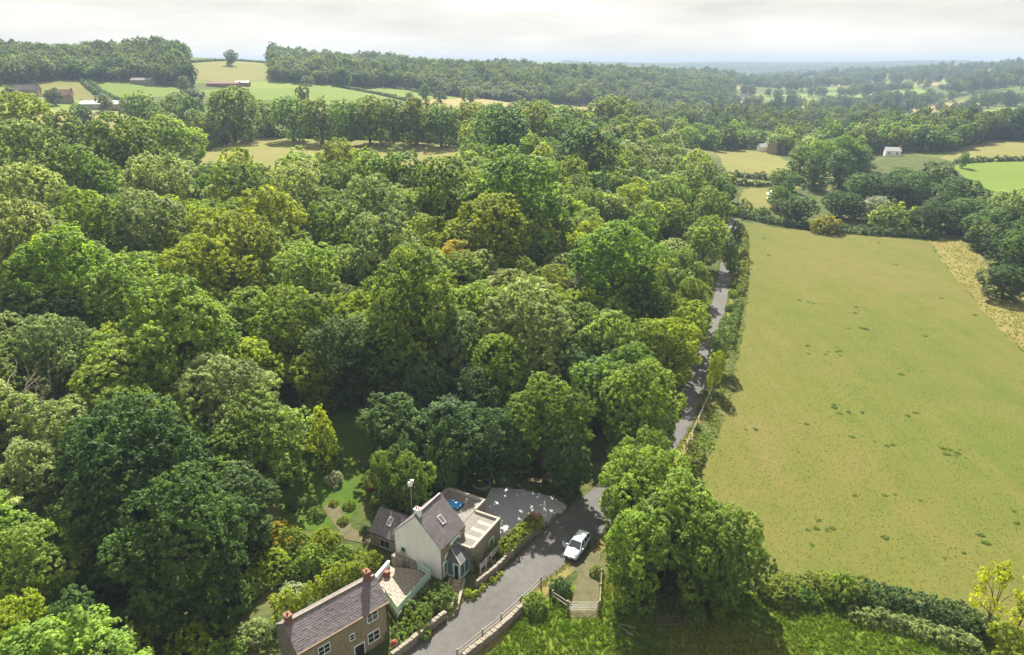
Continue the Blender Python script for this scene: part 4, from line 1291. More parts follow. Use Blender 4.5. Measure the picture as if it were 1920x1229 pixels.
part('drainpipe', 'black_trim', cot, (-.16, -.08, -.13, -.055, CB, CE - .2))

# ------------------------------------------------------------------ terrace between the houses
TER = [(-14.12, 56.05), (-13.02, 58.69), (-9.95, 58.19), (-8.56, 56.91), (-11.10, 51.82), (-12.63, 54.09)]
te = empty('garden_terrace', (TER[0][0], TER[0][1], 0), 0, 'raised paved terrace between the cottage and the white gable', 'terrace')
tl = [(p[0] - TER[0][0], p[1] - TER[0][1]) for p in TER]
m = MB(); n_ = len(tl)
m.poly([(x, y, .93) for x, y in reversed(tl)])
for i in range(n_):
    a, b = tl[i], tl[(i + 1) % n_]; m.poly([(a[0], a[1], -.5), (a[0], a[1], .93), (b[0], b[1], .93), (b[0], b[1], -.5)])
m.build('retaining_base', 'mortar', te)
sm = MB().box(-.29, .29, -.29, .29, 0, .06).mesh('paving_slab'); sm.materials.append(MATS['paving'])
cA, sA = math.cos(CA), math.sin(CA)
for i in range(-20, 21):
    for j in range(-20, 21):
        x, y = (i * .61 + (j % 2) * .3) * cA - j * .61 * sA, (i * .61 + (j % 2) * .3) * sA + j * .61 * cA
        cs = [(x + a * cA - b * sA, y + a * sA + b * cA) for a in (-.26, .26) for b in (-.26, .26)]
        if all(in_poly(np.array(c[0]), np.array(c[1]), tl) for c in cs):
            s = link('paving_slab', sm, te); s.location = (x, y, .932 + rb.uniform(0, .015)); s.rotation_euler = (rb.uniform(-.01, .01), rb.uniform(-.01, .01), CA)
for k, (a, b) in enumerate(((2, 3), (3, 4), (4, 5))):
    A, B = Vector((*tl[a], 0)), Vector((*tl[b], 0)); U = (A - B).normalized(); stuff(stone_face((B.x, B.y, -.3), U, (A - B).length, 1.2, course=.22, seed=30 + k).build('stonework', 'stone_grey', te))

def picket_fence(name, pts, z, h, mat, label, cat='fence', post_gap=1.4, board=.14, rails=(.2, .8), post_mat=None, boards=True, rail_r=.035, group=None):
    """posts, rails and (if boards) close boards along a 3-D path; every post and rail its own part"""
    P = [Vector((p[0], p[1], z if z is not None else tz(p[0], p[1]))) for p in pts]
    root = empty(name, P[0], 0, label, cat, group); o = P[0]; post = None
    for a, b in zip(P[:-1], P[1:]):
        L = (b - a).length; n = max(1, round(L / post_gap)); d = (b - a) / n; ang = math.atan2(d.y, d.x)
        for k in range(n + (1 if b is P[-1] else 0)):
            q = a + d * k - o
            c = part('post', post_mat or mat, root, (-.06, .06, -.06, .06, -.3, h + .08)); c.location = q; c.rotation_euler[2] = ang
        for k in range(n):
            q = a + d * k - o; l = (d.xy.length)
            for r in rails:
                c = part('rail', mat, root, (.065, l - .065, -rail_r, rail_r * .3, r * h - .05, r * h + .05)); c.location = q; c.rotation_euler = (0, -math.atan2(d.z, l), ang)
            if boards:
                m = MB(); s = .07
                while s < l - .08:
                    m.box(s, min(s + board, l - .07), .013 + rb.uniform(0, .008), .035, .04, h + rb.uniform(-.01, .01)); s += board + .012
                c = m.build('fence_panel', mat, root); c.location = q; c.rotation_euler[2] = ang
    return root
picket_fence('mint_fence', [TER[2], TER[3], TER[4], TER[5]], 1.0, 0.95, 'mint_paint', 'mint green boarded fence round the raised terrace')
wl = empty('low_white_wall', (*TER[0], 0), math.atan2(TER[1][1] - TER[0][1], TER[1][0] - TER[0][0]), 'low white wall along the back of the terrace', 'wall')
Lw = math.dist(TER[0], TER[1])
part('wall_body', 'render_white', wl, (0, Lw, -.02, .22, .0, 1.55)); part('wall_cap', 'white_paint', wl, (-.03, Lw + .03, -.05, .25, 1.552, 1.62))
px, py = (-13.05, 57.14)
pt = empty('red_pot', (px, py, .95), 0, 'round red glazed pot on the terrace paving', 'pot')
MB().tube([(0, 0, 0), (0, 0, .15), (0, 0, .38), (0, 0, .55), (0, 0, .6)], [.2, .32, .38, .28, .31], 14).build('pot_body', 'timber_red', pt, True)
MB().tube([(0, 0, .601), (0, 0, .63)], [.26, .2], 10).build('soil', 'earth', pt)
# curved stone steps up to the gable
st = empty('garden_steps', (*(-9.92, 58.74), 0), 0, 'weathered stone steps curving against the foot of the white gable', 'steps')
sp_ = [(-10.06, 58.60), (-10.54, 58.87), (-11.07, 59.13), (-11.65, 59.23), (-12.21, 59.24)]
for k, p in enumerate(sp_):
    c = part('step', 'stone_grey', st, (-.75, .75, -.28, .28, 0, 1.1 + .16 * k), bevel=.03); c.location = (p[0] - st.location.x, p[1] - st.location.y, 0); c.rotation_euler[2] = HA + .5 - k * .16
# ------------------------------------------------------------------ walls, hedges and fences by the lane
def stone_wall(name, pts, h, th, label, mat='stone_grey', cap=True, seed=40, group=None, base=0.0):
    P = resample(pts, 1.2); root = empty(name, (P[0][0], P[0][1], 0), 0, label, 'wall', group); ox, oy = P[0][0], P[0][1]
    core = MB(); st = MB(); cp_ = MB(); r = random.Random(seed)
    for a, b in zip(P[:-1], P[1:]):
        A, B = Vector((a[0] - ox, a[1] - oy, tz(*a) + base)), Vector((b[0] - ox, b[1] - oy, tz(*b) + base)); U = (B - A).normalized(); U.z = 0; N_ = Vector((U.y, -U.x, 0)); Z = Vector((0, 0, 1)); L = (B - A).length
        c = th / 2 - .03
        core.hexa([A + N_ * c - Z * .3, B + N_ * c - Z * .3, B - N_ * c - Z * .3, A - N_ * c - Z * .3, A + N_ * c + Z * h, B + N_ * c + Z * h, B - N_ * c + Z * h, A - N_ * c + Z * h])
        for O_, UU in ((A + N_ * c, U), (B - N_ * c, -U)):
            f = stone_face(O_ - Z * .1, UU, L, h + .1, course=.2, lo=.22, hi=.5, proud=(.0, .06), seed=r.randint(0, 9999)); k = len(st.v); st.v += f.v; st.f += [tuple(i + k for i in q) for q in f.f]
        if cap:
            s = 0
            while s < L - .03:
                l = r.uniform(.18, .4); e = min(s + l, L) - .015; t = r.uniform(.10, .2); w_ = th / 2 + r.uniform(-.02, .05); q0, q1 = A + U * (s + .01), A + U * e
                cp_.hexa([q0 + N_ * w_ + Z * (h + .003), q1 + N_ * w_ + Z * (h + .003), q1 - N_ * w_ + Z * (h + .003), q0 - N_ * w_ + Z * (h + .003), q0 + N_ * w_ * .8 + Z * (h + t), q1 + N_ * w_ * .85 + Z * (h + t * r.uniform(.8, 1)), q1 - N_ * w_ * .8 + Z * (h + t), q0 - N_ * w_ * .85 + Z * (h + t)]); s += l
    core.build('wall_core', 'mortar', root); stuff(st.build('stones', mat, root))
    if cap: stuff(cp_.build('coping_stones', mat, root))
    return root
stone_wall('boundary_wall', [(3.36, 65.76), (1.52, 63.48), (-0.47, 60.63), (-1.99, 58.45), (-3.72, 56.39)], .8, .36, 'stone boundary wall along the lane below the hedge and house')
stone_wall('bank_wall', [(-6.51, 52.29), (-7.73, 50.94), (-8.88, 49.50), (-9.83, 48.37), (-10.97, 47.15)], .75, .45, 'low mossy stone wall holding the shrub bank beside the lane', seed=41)
stone_wall('roadside_wall', [(-4.49, 47.15), (-2.75, 48.87), (-1.03, 50.67), (0.42, 52.57), (1.18, 53.56)], .75, .5, 'dry stone wall on the paddock side of the lane', seed=42)
picket_fence('rail_fence', [(-4.98, 47.27), (-2.78, 49.63), (-1.04, 51.54), (0.97, 53.99), (3.01, 56.70)], None, 1.25, 'timber_grey', 'weathered timber rail fence above the roadside stone wall', post_gap=2.6, rails=(.55, .93), boards=False)
picket_fence('close_board_fence', [(2.54, 67.24), (0.93, 64.89), (-1.19, 62.03)], 0.05, 1.7, 'timber', 'brown close-boarded fence behind the clipped hedge', post_gap=1.8)
pr_ = empty('brick_pier', (*(2.82, 66.15), 0), R_(48), 'tall red-brown gate pier at the mouth of the driveway', 'pier')
part('shaft', 'timber_red', pr_, (-.28, .28, -.45, .45, -.2, 1.95)); part('pier_cap', 'brick', pr_, (-.34, .34, -.51, .51, 1.952, 2.08))
ga = picket_fence('lilac_railing', [(-3.34, 58.21), (-2.26, 60.05), (-1.42, 61.53)], 0.6, .95, 'lilac_paint', 'pale lilac handrail between the house yard and the boundary wall', post_gap=1.3, rails=(.4, .65, .95), boards=False)
picket_fence('lane_fence', [(24.6, 83.8), (28.0, 91.0), (31.8, 99.0), (36.0, 108.5), (40.3, 120.0)], None, 1.15, 'timber_grey', 'timber post and rail fence between the lane and the pasture', post_gap=2.4, rails=(.5, .9), boards=False)
picket_fence('track_fence', [(9.42, 57.64), (9.11, 55.55), (8.73, 53.28)], None, 1.35, 'timber_grey', 'timber rail fence along the track to the field gate', post_gap=1.9, rails=(.5, .9), boards=False)
picket_fence('gate_side_fence', [(4.12, 54.73), (5.54, 53.35)], None, 1.2, 'timber_grey', 'short timber fence between the dark bush and the field gate', post_gap=1.8, rails=(.5, .9), boards=False)
def field_gate(a, b, label):
    A, B = Vector((*a, tz(*a))), Vector((*b, tz(*b))); L = (B - A).length
    g = empty('field_gate', A, math.atan2(B.y - A.y, B.x - A.x), label, 'gate')
    for z in (.25, .45, .66, .9, 1.18): MB().tube([(.08, 0, z), (L - .08, 0, z)], .022, 6).build('bar', 'galvanised', g)
    for x in (.06, L - .06): MB().tube([(x, 0, .2), (x, 0, 1.22)], .035, 6).build('stile', 'galvanised', g)
    MB().tube([(.08, .03, .25), (L / 2, .03, 1.16)], .022, 6).build('brace', 'galvanised', g); MB().tube([(L - .08, .03, .25), (L / 2, .03, 1.16)], .022, 6).build('brace', 'galvanised', g)
    for x in (-.1, L + .1): part('gate_post', 'timber', g, (x - .09, x + .09, -.09, .09, -.3, 1.4))
field_gate((5.64, 53.20), (8.56, 53.20), 'galvanised five-bar field gate at the end of the gravel track')
# house yard, steps down to the lane, pads
def slab_thing(name, poly, z0, z1, mat, kind='structure', label=None, cat=None):
    m = MB(); n = len(poly)
    m.poly([(x, y, z1) for x, y in poly] if sum(poly[i][0] * poly[(i + 1) % n][1] - poly[(i + 1) % n][0] * poly[i][1] for i in range(n)) > 0 else [(x, y, z1) for x, y in reversed(poly)])
    for i in range(n):
        a, b = poly[i], poly[(i + 1) % n]; m.poly([(*a, z0), (*b, z0), (*b, z1), (*a, z1)])
    return tag(m.build(name, mat), label, cat, kind=kind)
slab_thing('yard_paving', [(-6.88, 57.64), (-5.09, 56.23), (-3.81, 57.17), (-1.76, 60.63), (-2.05, 63.02), (-3.44, 61.67), (-5.67, 59.61)], -.3, .06, 'paving')
slab_thing('concrete_pad', [(-2.23, 67.75), (-0.44, 67.45), (-0.93, 65.76), (-2.25, 66.05)], -.2, .08, 'concrete')
slab_thing('bare_bank', [(3.85, 76.26), (4.50, 79.82), (5.56, 80.62), (6.13, 78.14), (5.79, 74.81)], -.2, .25, 'earth')
sw = empty('lane_steps', (*(-6.25, 52.99), 0), math.atan2((-5.73, 57.33)[1] - (-6.25, 52.99)[1], (-5.73, 57.33)[0] - (-6.25, 52.99)[0]) - math.pi / 2, 'worn stone steps climbing from the lane to the house yard', 'steps')
Ls = math.dist((-6.25, 52.99), (-5.73, 57.33))
for k in range(8):
    part('step', 'stone', sw, (-.55 + rb.uniform(-.05, .05), .55 + rb.uniform(-.05, .05), Ls * k / 8, Ls * (k + 1) / 8 - .02, -.3, .06 + .05 * k), bevel=.03)
for sx in (-.75, .75):
    part('side_wall', 'stone_grey', sw, (sx - .15, sx + .15, 0, Ls, -.3, .6), bevel=.04)
# patio path beside the outhouse, round well, table, poles, slabs
rw = empty('round_stone_well', (*(-3.92, 74.57), 0), 0, 'round stone-rimmed pit behind the flat-roofed block', 'well')
for k in range(14):
    a0, a1 = 2 * math.pi * k / 14 + .02, 2 * math.pi * (k + 1) / 14 - .02
    MB().hexa([(r * math.cos(a), r * math.sin(a), z) for z in (-.2, .55) for r, a in ((.95, a0), (1.3, a0), (1.3, a1), (.95, a1))]).build('rim_stone', 'stone_grey', rw)
MB().tube([(0, 0, -.19), (0, 0, .02)], [.96, .96], 20).build('dark_lining', 'black_trim', rw)
tb = empty('garden_table', (*(3.03, 74.81), tz(*(3.03, 74.81))), R_(-15), 'grey garden table behind the driveway under the trees', 'table')
part('table_top', 'timber', tb, (-.9, .9, -.45, .45, .70, .75), bevel=.01)
for x in (-.8, .8):
    for y in (-.36, .36): part('leg', 'timber', tb, (x - .04, x + .04, y - .04, y + .04, -.1, .698))
def shed(name, p, rz, w, d, h, label, roof='galvanised', wall='timber'):
    s = empty(name, (*p, tz(*p)), rz, label, 'shed')
    part('wall', wall, s, (-w / 2, w / 2, -d / 2, d / 2, -.3, h)); MB().hexa([(-w / 2 - .15, -d / 2 - .15, h + .005), (w / 2 + .15, -d / 2 - .15, h + .005), (w / 2 + .15, d / 2 + .15, h + .355), (-w / 2 - .15, d / 2 + .15, h + .355), (-w / 2 - .15, -d / 2 - .15, h + .08), (w / 2 + .15, -d / 2 - .15, h + .08), (w / 2 + .15, d / 2 + .15, h + .43), (-w / 2 - .15, d / 2 + .15, h + .43)]).build('roof', roof, s)
    dd = part('door', 'timber_grey', s, (-.4, .4, -d / 2 - .04, -d / 2 + .01, -.05, h - .3)); part('handle', 'black_trim', dd, (.25, .3, -d / 2 - .07, -d / 2 - .045, .8, .95))
shed('garden_shed', (-31.58, 63.11), R_(-30), 2.2, 1.6, 1.7, 'small shed with pale sheet roof among the garden trees')
shed('lawn_shed', (-27.72, 80.36), R_(6), 1.6, 1.4, 1.7, 'dark grey shed at the lawn edge under the yellow larch', 'slate_dark', 'slate_dark')
slab_thing('stone_table_slab', [(-29.83, 73.28), (-27.76, 73.63), (-27.75, 72.03), (-29.29, 72.03)], -.1, .45, 'concrete', None, 'pale concrete slab at the left edge of the lawn', 'slab')
for k, (a, b) in enumerate((((10.38, 51.47), (11.85, 50.94)), ((10.43, 51.14), (11.53, 49.95)))):
    o = MB().tube([(a[0], a[1], tz(*a) + .12), (b[0], b[1], tz(*b) + .12)], .06, 8).build('timber_pole', 'timber_grey'); tag(o, ('upper' if k == 0 else 'lower') + ' of two pale poles lying on the paddock grass', 'pole', 'poles lying in the paddock')
tr_ = empty('concrete_trough', (*(15.73, 51.74), tz(*(15.73, 51.74))), R_(4), 'concrete trough coloured dark for the shade under the large ash', 'trough')
part('base', 'track', tr_, (-1.5, .9, -.5, .5, -.1, .12)); part('side', 'track', tr_, (-1.5, .9, -.5, -.4, .122, .36)); part('side', 'track', tr_, (-1.5, .9, .4, .5, .122, .36)); part('end', 'track', tr_, (.8, .9, -.396, .396, .122, .36)); part('end', 'track', tr_, (-1.5, -1.4, -.396, .396, .122, .36))  # grey concrete given a dark colour in place of shade
pb = empty('garden_urn', (*(-10.90, 48.25), tz(*(-10.90, 48.25))), 0, 'red-topped stone urn at the cottage path corner', 'urn')
MB().tube([(0, 0, -.1), (0, 0, .5), (0, 0, .9), (0, 0, 1.0)], [.22, .2, .32, .34], 12).build('urn_body', 'stone', pb, True)
MB().tube([(0, 0, 1.001), (0, 0, 1.15), (0, 0, 1.3)], [.3, .28, .1], 10).build('red_flowers', 'timber_red', pb, True)

# ------------------------------------------------------------------ the parked car
def build_car(loc, rz):
    c = empty('parked_car', loc, rz, 'silver-white estate car with roof rails and open front door, parked on the lane', 'car')
    c.scale = (.94, .94, .94)
    S = [(-2.22, .70, .62, .45, .92), (-2.1, .84, .80, .30, 1.02), (-1.5, .91, .86, .24, 1.05), (-.6, .92, .87, .24, 1.04), (.3, .92, .87, .24, 1.02), (.95, .91, .85, .24, 1.0), (1.7, .89, .80, .26, .90), (2.1, .82, .70, .30, .78), (2.26, .66, .55, .42, .66)]
    V = []
    for y, wb, wt, zb, zt in S:
        zm = zb + (zt - zb) * .55
        V.append([(-wb * .92, y, zb), (-wb, y, zm), (-wt, y, zt), (0, y, zt + .04), (wt, y, zt), (wb, y, zm), (wb * .92, y, zb)])
    m = MB(); k = 7
    for r in V: m.v += r
    for i in range(len(V) - 1):
        for j in range(k - 1): m.f.append((i * k + j, i * k + j + 1, (i + 1) * k + j + 1, (i + 1) * k + j))
        m.f.append((i * k + k - 1, i * k, (i + 1) * k, (i + 1) * k + k - 1))
    m.f.append(tuple(range(k))); m.f.append(tuple(reversed(range((len(V) - 1) * k, len(V) * k))))
    m.build('body', 'car_white', c, True)
    # greenhouse: glass band, pillars, roof
    g0 = [(-.80, -2.0, 1.0), (.80, -2.0, 1.0), (.80, 1.05, 1.0), (-.80, 1.05, 1.0)]; g1 = [(-.64, -1.75, 1.50), (.64, -1.75, 1.50), (.62, .22, 1.52), (-.62, .22, 1.52)]
    MB().hexa(g0 + g1).build('windows', 'glass', c)
    rf = MB().hexa([(-.69, -1.88, 1.502), (.69, -1.88, 1.502), (.66, .30, 1.522), (-.66, .30, 1.522), (-.60, -1.8, 1.575), (.60, -1.8, 1.575), (.57, .16, 1.59), (-.57, .16, 1.59)]).build('roof', 'car_white', c, bevel=.03)
    def pil(a, b): MB().tube([a, b], .045, 5).build('pillar', 'car_white', c)
    for s in (-1, 1):
        pil((.81 * s, 1.06, .99), (.64 * s, .24, 1.53)); pil((.82 * s, -.25, 1.0), (.66 * s, -.35, 1.52)); pil((.82 * s, -1.15, 1.0), (.66 * s, -1.1, 1.52)); pil((.80 * s, -2.0, 1.0), (.65 * s, -1.76, 1.52))
        MB().tube([(.56 * s, -1.65, 1.60), (.56 * s, -1.6, 1.66), (.55 * s, .0, 1.67), (.55 * s, .08, 1.61)], .024, 6).build('roof_rail', 'chrome', rf)
        part('headlight', 'lamp_glass', c, *[(min(.42 * s, .72 * s), max(.42 * s, .72 * s), 2.02, 2.16, .62, .77)], bevel=.02)
        part('tail_light', 'timber_red', c, *[(min(.62 * s, .80 * s), max(.62 * s, .80 * s), -2.17, -2.05, .70, .98)])
        part('mirror', 'car_white', c, *[(min(.90 * s, 1.08 * s), max(.90 * s, 1.08 * s), .72, .86, 1.0, 1.14)], bevel=.02)
        for y in (-1.35, 1.38):
            wh = MB().tube([(s * .72, y, .33), (s * .93, y, .33)], .33, 18).build('wheel', 'tyre', c); MB().tube([(s * .931, y, .33), (s * .945, y, .33)], .2, 12).build('rim', 'chrome', wh)
    part('grille', 'black_trim', c, (-.38, .38, 2.16, 2.275, .44, .62)); part('number_plate', 'plate_white', c, (-.26, .26, 2.276, 2.29, .46, .57))
    part('bumper', 'black_trim', c, (-.72, .72, 2.05, 2.24, .26, .40))
    # open door on the lane side
    d = MB().hexa([(0, -1.0, .32), (.06, -1.0, .32), (.06, 0, .32), (0, 0, .32), (-.03, -1.0, 1.0), (.03, -1.0, 1.0), (.03, 0, 1.0), (-.03, 0, 1.0)]).build('door', 'car_white', c, bevel=.02)
    d.location = (.93, .80, 0); d.rotation_euler = (0, 0, R_(62))
    MB().hexa([(-.02, -.95, 1.002), (.02, -.95, 1.002), (.02, -.1, 1.002), (-.02, -.1, 1.002), (-.14, -.95, 1.48), (-.10, -.95, 1.48), (-.10, -.45, 1.48), (-.14, -.45, 1.48)]).build('door_window', 'glass_sky', d)
    part('handle', 'chrome', d, (.06, .085, -.9, -.7, .86, .9))
f_, r_p = Vector((6.18, 60.29)), Vector((8.46, 64.41))
hd = f_ - r_p
build_car((*(f_ + r_p) / 2, tz(*((f_ + r_p) / 2)) + .052), math.atan2(hd.y, hd.x) - math.pi / 2)

# ------------------------------------------------------------------ trees as things
def depth(x, y, z=8.0): return y * math.cos(CAM_PITCH) + (CAM_Z - z) * math.sin(CAM_PITCH)
def img_u(x, y, z=8.0): return x / depth(x, y, z)

rng = np.random.RandomState(5)
TK = ['light', 'mid', 'pale', 'bright', 'olive', 'dark']
def pick_tint(x, y, r):
    a = math.degrees(math.atan2(x, y)); d = math.hypot(x, y)
    if a > 15: p = [.06, .28, .08, .04, .14, .40]
    elif d > 230: p = [.22, .30, .22, .08, .10, .08]
    else: p = [.32, .21, .22, .17, .05, .03]
    return TK[int(np.searchsorted(np.cumsum(p), r.uniform() * 0.999))]

def tint_rgb(t, r):
    c = np.array(TINT[t]) * 1.95 * np.array([0.97, 1.0, 0.88]); f = r.uniform(0.86, 1.16)
    c = c * f * np.array([r.uniform(0.92, 1.08), 1.0, r.uniform(0.9, 1.15)])
    return c

ALL = [(x, y, R, k, t, l) for (x, y, R, k, t, l) in HAND_TREES]
score = NEAR[:, 2] / np.array([depth(a, b) for a, b in NEAR[:, :2]])
inview = np.array([abs(img_u(a, b)) < 0.80 for a, b in NEAR[:, :2]])
order = np.argsort(-(score * inview))
N_THINGS = 330 - sum(1 for h in HAND_TREES if h[3] != 'shrub')
for i in order[:N_THINGS]:
    x, y, R = NEAR[i]
    ALL.append((x, y, R, 'big' if R > 5.0 and rng.uniform() < .5 else 'tree', pick_tint(x, y, rng), None))
REST = NEAR[order[N_THINGS:]]

auto = {}
rows = []
for (x, y, R, k, t, l) in ALL:
    noun = {'shrub': 'shrub', 'conifer': 'conifer', 'larch': 'larch', 'poplar': 'poplar', 'tall': 'tall tree', 'big': 'large tree'}.get(k, 'tree')
    rows.append([x, y, R, k, t, l, noun])
    if l is None:
        auto.setdefault((LOOK[t], noun, zone(x, y)), []).append(rows[-1])
for (look, noun, zn), rs in auto.items():
    rs.sort(key=lambda q: img_u(q[0], q[1]))
    for i, q in enumerate(rs):
        if len(rs) == 1: q[5] = '%s %s %s' % (look, noun, zn)
        elif i == len(rs) - 1: q[5] = 'rightmost of %s %ss %s' % (look, noun, zn)
        elif i < len(ORD): q[5] = '%s of %s %ss %s' % (ORD[i], look, noun, zn)
        elif len(rs) - 1 - i < 12: q[5] = '%s of %s %ss %s' % (ORD[len(rs) - 1 - i].replace('left', 'right'), look, noun, zn)
        else: q[5] = '%s %s among many %s' % (look, noun, zn)
for q in rows:
    x, y, R, k, t, l, noun = q
    ps = PROTO[k]
    cm, tm, R0, H0 = ps[rng.randint(len(ps))]
    H = height_of(k, R) * rng.uniform(0.92, 1.1)
    nm = {'shrub': 'shrub', 'conifer': 'conifer', 'larch': 'larch_tree', 'poplar': 'poplar_tree'}.get(k, 'tree')
    root = empty(nm, (x, y, tz(x, y) - 0.1), rng.uniform(0, 6.28), l, 'shrub' if k == 'shrub' else 'tree',
                 'garden and hedge shrubs' if k == 'shrub' else 'trees of the wood and valley')
    root.scale = (R / R0 * rng.uniform(0.9, 1.12), R / R0 * rng.uniform(0.85, 1.1), H / H0)
    if k != 'shrub': root.rotation_euler = (rng.uniform(-.07, .07), rng.uniform(-.07, .07), rng.uniform(0, 6.28))
    c = link('foliage' if k == 'shrub' else 'crown', cm, root)
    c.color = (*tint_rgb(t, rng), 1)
    link('stems' if k == 'shrub' else 'trunk', tm, root)

# ------------------------------------------------------------------ masses nobody could count: scatter
def scatter(name, label, cat, pts, protos, rot, scl, tint, idx):
    me = bpy.data.meshes.new(name)
    me.from_pydata(pts.tolist(), [], [])
    def attr(n, ty, key, arr):
        a = me.attributes.new(n, ty, 'POINT'); a.data.foreach_set(key, np.ascontiguousarray(arr, dtype=np.float32 if ty != 'INT' else np.int32).ravel())
    attr('rot', 'FLOAT_VECTOR', 'vector', rot); attr('scl', 'FLOAT_VECTOR', 'vector', scl)
    attr('tint', 'FLOAT_COLOR', 'color', np.c_[tint, np.ones(len(tint))]); attr('idx', 'INT', 'value', idx)
    o = link(name, me)
    o.color = (0, 0, 0, 1)
    cl = bpy.data.collections.new(name + '_kinds')
    for k, m in enumerate(protos):
        p = bpy.data.objects.new('%s_kind_%02d' % (name, k), m); p.color = (0, 0, 0, 1); cl.objects.link(p)
    g = bpy.data.node_groups.new(name, 'GeometryNodeTree')
    g.interface.new_socket('Geometry', in_out='INPUT', socket_type='NodeSocketGeometry')
    g.interface.new_socket('Geometry', in_out='OUTPUT', socket_type='NodeSocketGeometry')
    N, L = g.nodes, g.links
    gi = N.new('NodeGroupInput'); go = N.new('NodeGroupOutput')
    ci = N.new('GeometryNodeCollectionInfo'); ci.inputs['Collection'].default_value = cl
    ci.inputs['Separate Children'].default_value = True; ci.inputs['Reset Children'].default_value = True
    ip = N.new('GeometryNodeInstanceOnPoints'); ip.inputs['Pick Instance'].default_value = True
    def named(n, ty):
        a = N.new('GeometryNodeInputNamedAttribute'); a.data_type = ty; a.inputs['Name'].default_value = n
        return next(s for s in a.outputs if s.enabled)
    L.new(gi.outputs[0], ip.inputs['Points']); L.new(ci.outputs[0], ip.inputs['Instance'])
    L.new(named('idx', 'INT'), ip.inputs['Instance Index'])
    L.new(named('rot', 'FLOAT_VECTOR'), ip.inputs['Rotation']); L.new(named('scl', 'FLOAT_VECTOR'), ip.inputs['Scale'])
    L.new(ip.outputs[0], go.inputs[0])
    md = o.modifiers.new('scatter', 'NODES'); md.node_group = g
    return tag(o, label, cat, kind='stuff')

def lod(seed, Rr, H, nb, gap, per, leaf, **k):
    cm, C = crown_mesh('crown_far', seed, Rr, H, nb, gap, per, leaf, **k)
    cm.materials.append(MATS['leaf'])
    return cm
mid_p = [lod(300 + i, 5.0, 13.5, 40, 1.05, 9, 0.66, br=(0.22, 0.38)) for i in range(5)]
far_p = [lod(400 + i, 6.0, 14.0, 26, 1.7, 7, 1.15, br=(0.24, 0.40)) for i in range(5)]
vfar_p = [lod(500 + i, 12.0, 15.0, 24, 3.6, 6, 2.4, br=(0.24, 0.40)) for i in range(3)]
def forest():
    r = np.random.RandomState(9)
    A = np.vstack([REST, FARR]); x, y, R = A.T
    d = np.hypot(x, y); n = len(A)
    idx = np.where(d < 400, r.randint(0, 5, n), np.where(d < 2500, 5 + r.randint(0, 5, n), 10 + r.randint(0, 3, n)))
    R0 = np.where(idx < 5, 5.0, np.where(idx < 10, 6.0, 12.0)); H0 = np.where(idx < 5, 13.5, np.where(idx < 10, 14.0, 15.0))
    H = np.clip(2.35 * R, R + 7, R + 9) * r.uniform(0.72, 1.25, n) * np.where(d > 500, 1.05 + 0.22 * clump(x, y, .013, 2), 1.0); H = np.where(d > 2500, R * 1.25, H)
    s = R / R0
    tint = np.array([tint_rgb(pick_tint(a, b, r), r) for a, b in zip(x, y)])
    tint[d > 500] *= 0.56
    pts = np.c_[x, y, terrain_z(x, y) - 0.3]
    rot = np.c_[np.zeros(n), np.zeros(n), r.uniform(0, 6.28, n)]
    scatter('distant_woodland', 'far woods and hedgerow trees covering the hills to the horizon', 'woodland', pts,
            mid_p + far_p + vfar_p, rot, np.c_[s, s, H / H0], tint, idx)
    print('woodland instances', n)
forest()

# undergrowth under the trees and along the edges
def undergrowth():
    r = np.random.RandomState(21)
    P = fill(-46, 18, 44, 330, 4.2, 0.8, 31, lambda x, y, d, a: wood_test(x, y, d, a) | wood_test(x + 3.5, y + 3, np.hypot(x + 3.5, y + 3), np.degrees(np.arctan2(x + 3.5, y + 3))), (1.0, 2.2), True)
    P = np.vstack([P, fill(-28, -3.5, 355, 396, 5.0, .8, 33, None, (1.6, 3.0), True)])
    k = ~np.array([in_poly(P[:, 0], P[:, 1], q) for q in OPEN]).any(0)
    P = P[k]; n = len(P)
    t = np.array([tint_rgb(['dark', 'mid', 'dark', 'olive'][r.randint(4)], r) for _ in range(n)])
    protos = [lod(600 + i, 2.2, 3.2, 18, 0.75, 8, 0.42, shape='dome') for i in range(3)]
    s = P[:, 2] / 2.2
    scatter('woodland_undergrowth', 'dark undergrowth of bushes and saplings beneath the hillside wood', 'undergrowth',
            np.c_[P[:, 0], P[:, 1], terrain_z(P[:, 0], P[:, 1]) - 0.1], protos, np.c_[np.zeros(n), np.zeros(n), r.uniform(0, 6.28, n)], np.c_[s, s, s * r.uniform(.8, 1.5, n)], t, r.randint(0, 3, n))
undergrowth()

# grass tufts
def tuft_mesh(seed, n, h, spread, w):
    r = np.random.RandomState(seed); V = []; Q = []
    for k in range(n):
        a = r.uniform(0, 6.28); b = np.array([math.cos(a), math.sin(a)]) * spread * r.uniform(0, 1)
        l = r.uniform(0.6, 1.1) * h; q = r.uniform(0, 6.28); lean = np.array([math.cos(q), math.sin(q)]) * l * r.uniform(.2, .8)
        s = np.array([-math.sin(q), math.cos(q)]) * w
        i = len(V)
        V += [(b[0] - s[0], b[1] - s[1], 0), (b[0] + s[0], b[1] + s[1], 0), (b[0] + lean[0] + s[0] * .3, b[1] + lean[1] + s[1] * .3, l), (b[0] + lean[0] - s[0] * .3, b[1] + lean[1] - s[1] * .3, l)]
        Q.append((i, i + 1, i + 2, i + 3))
    me = np_mesh('tuft', np.array(V), np.array(Q), r.uniform(0.2, 0.8, len(Q)))
    me.materials.append(MATS['leaf'])
    return me
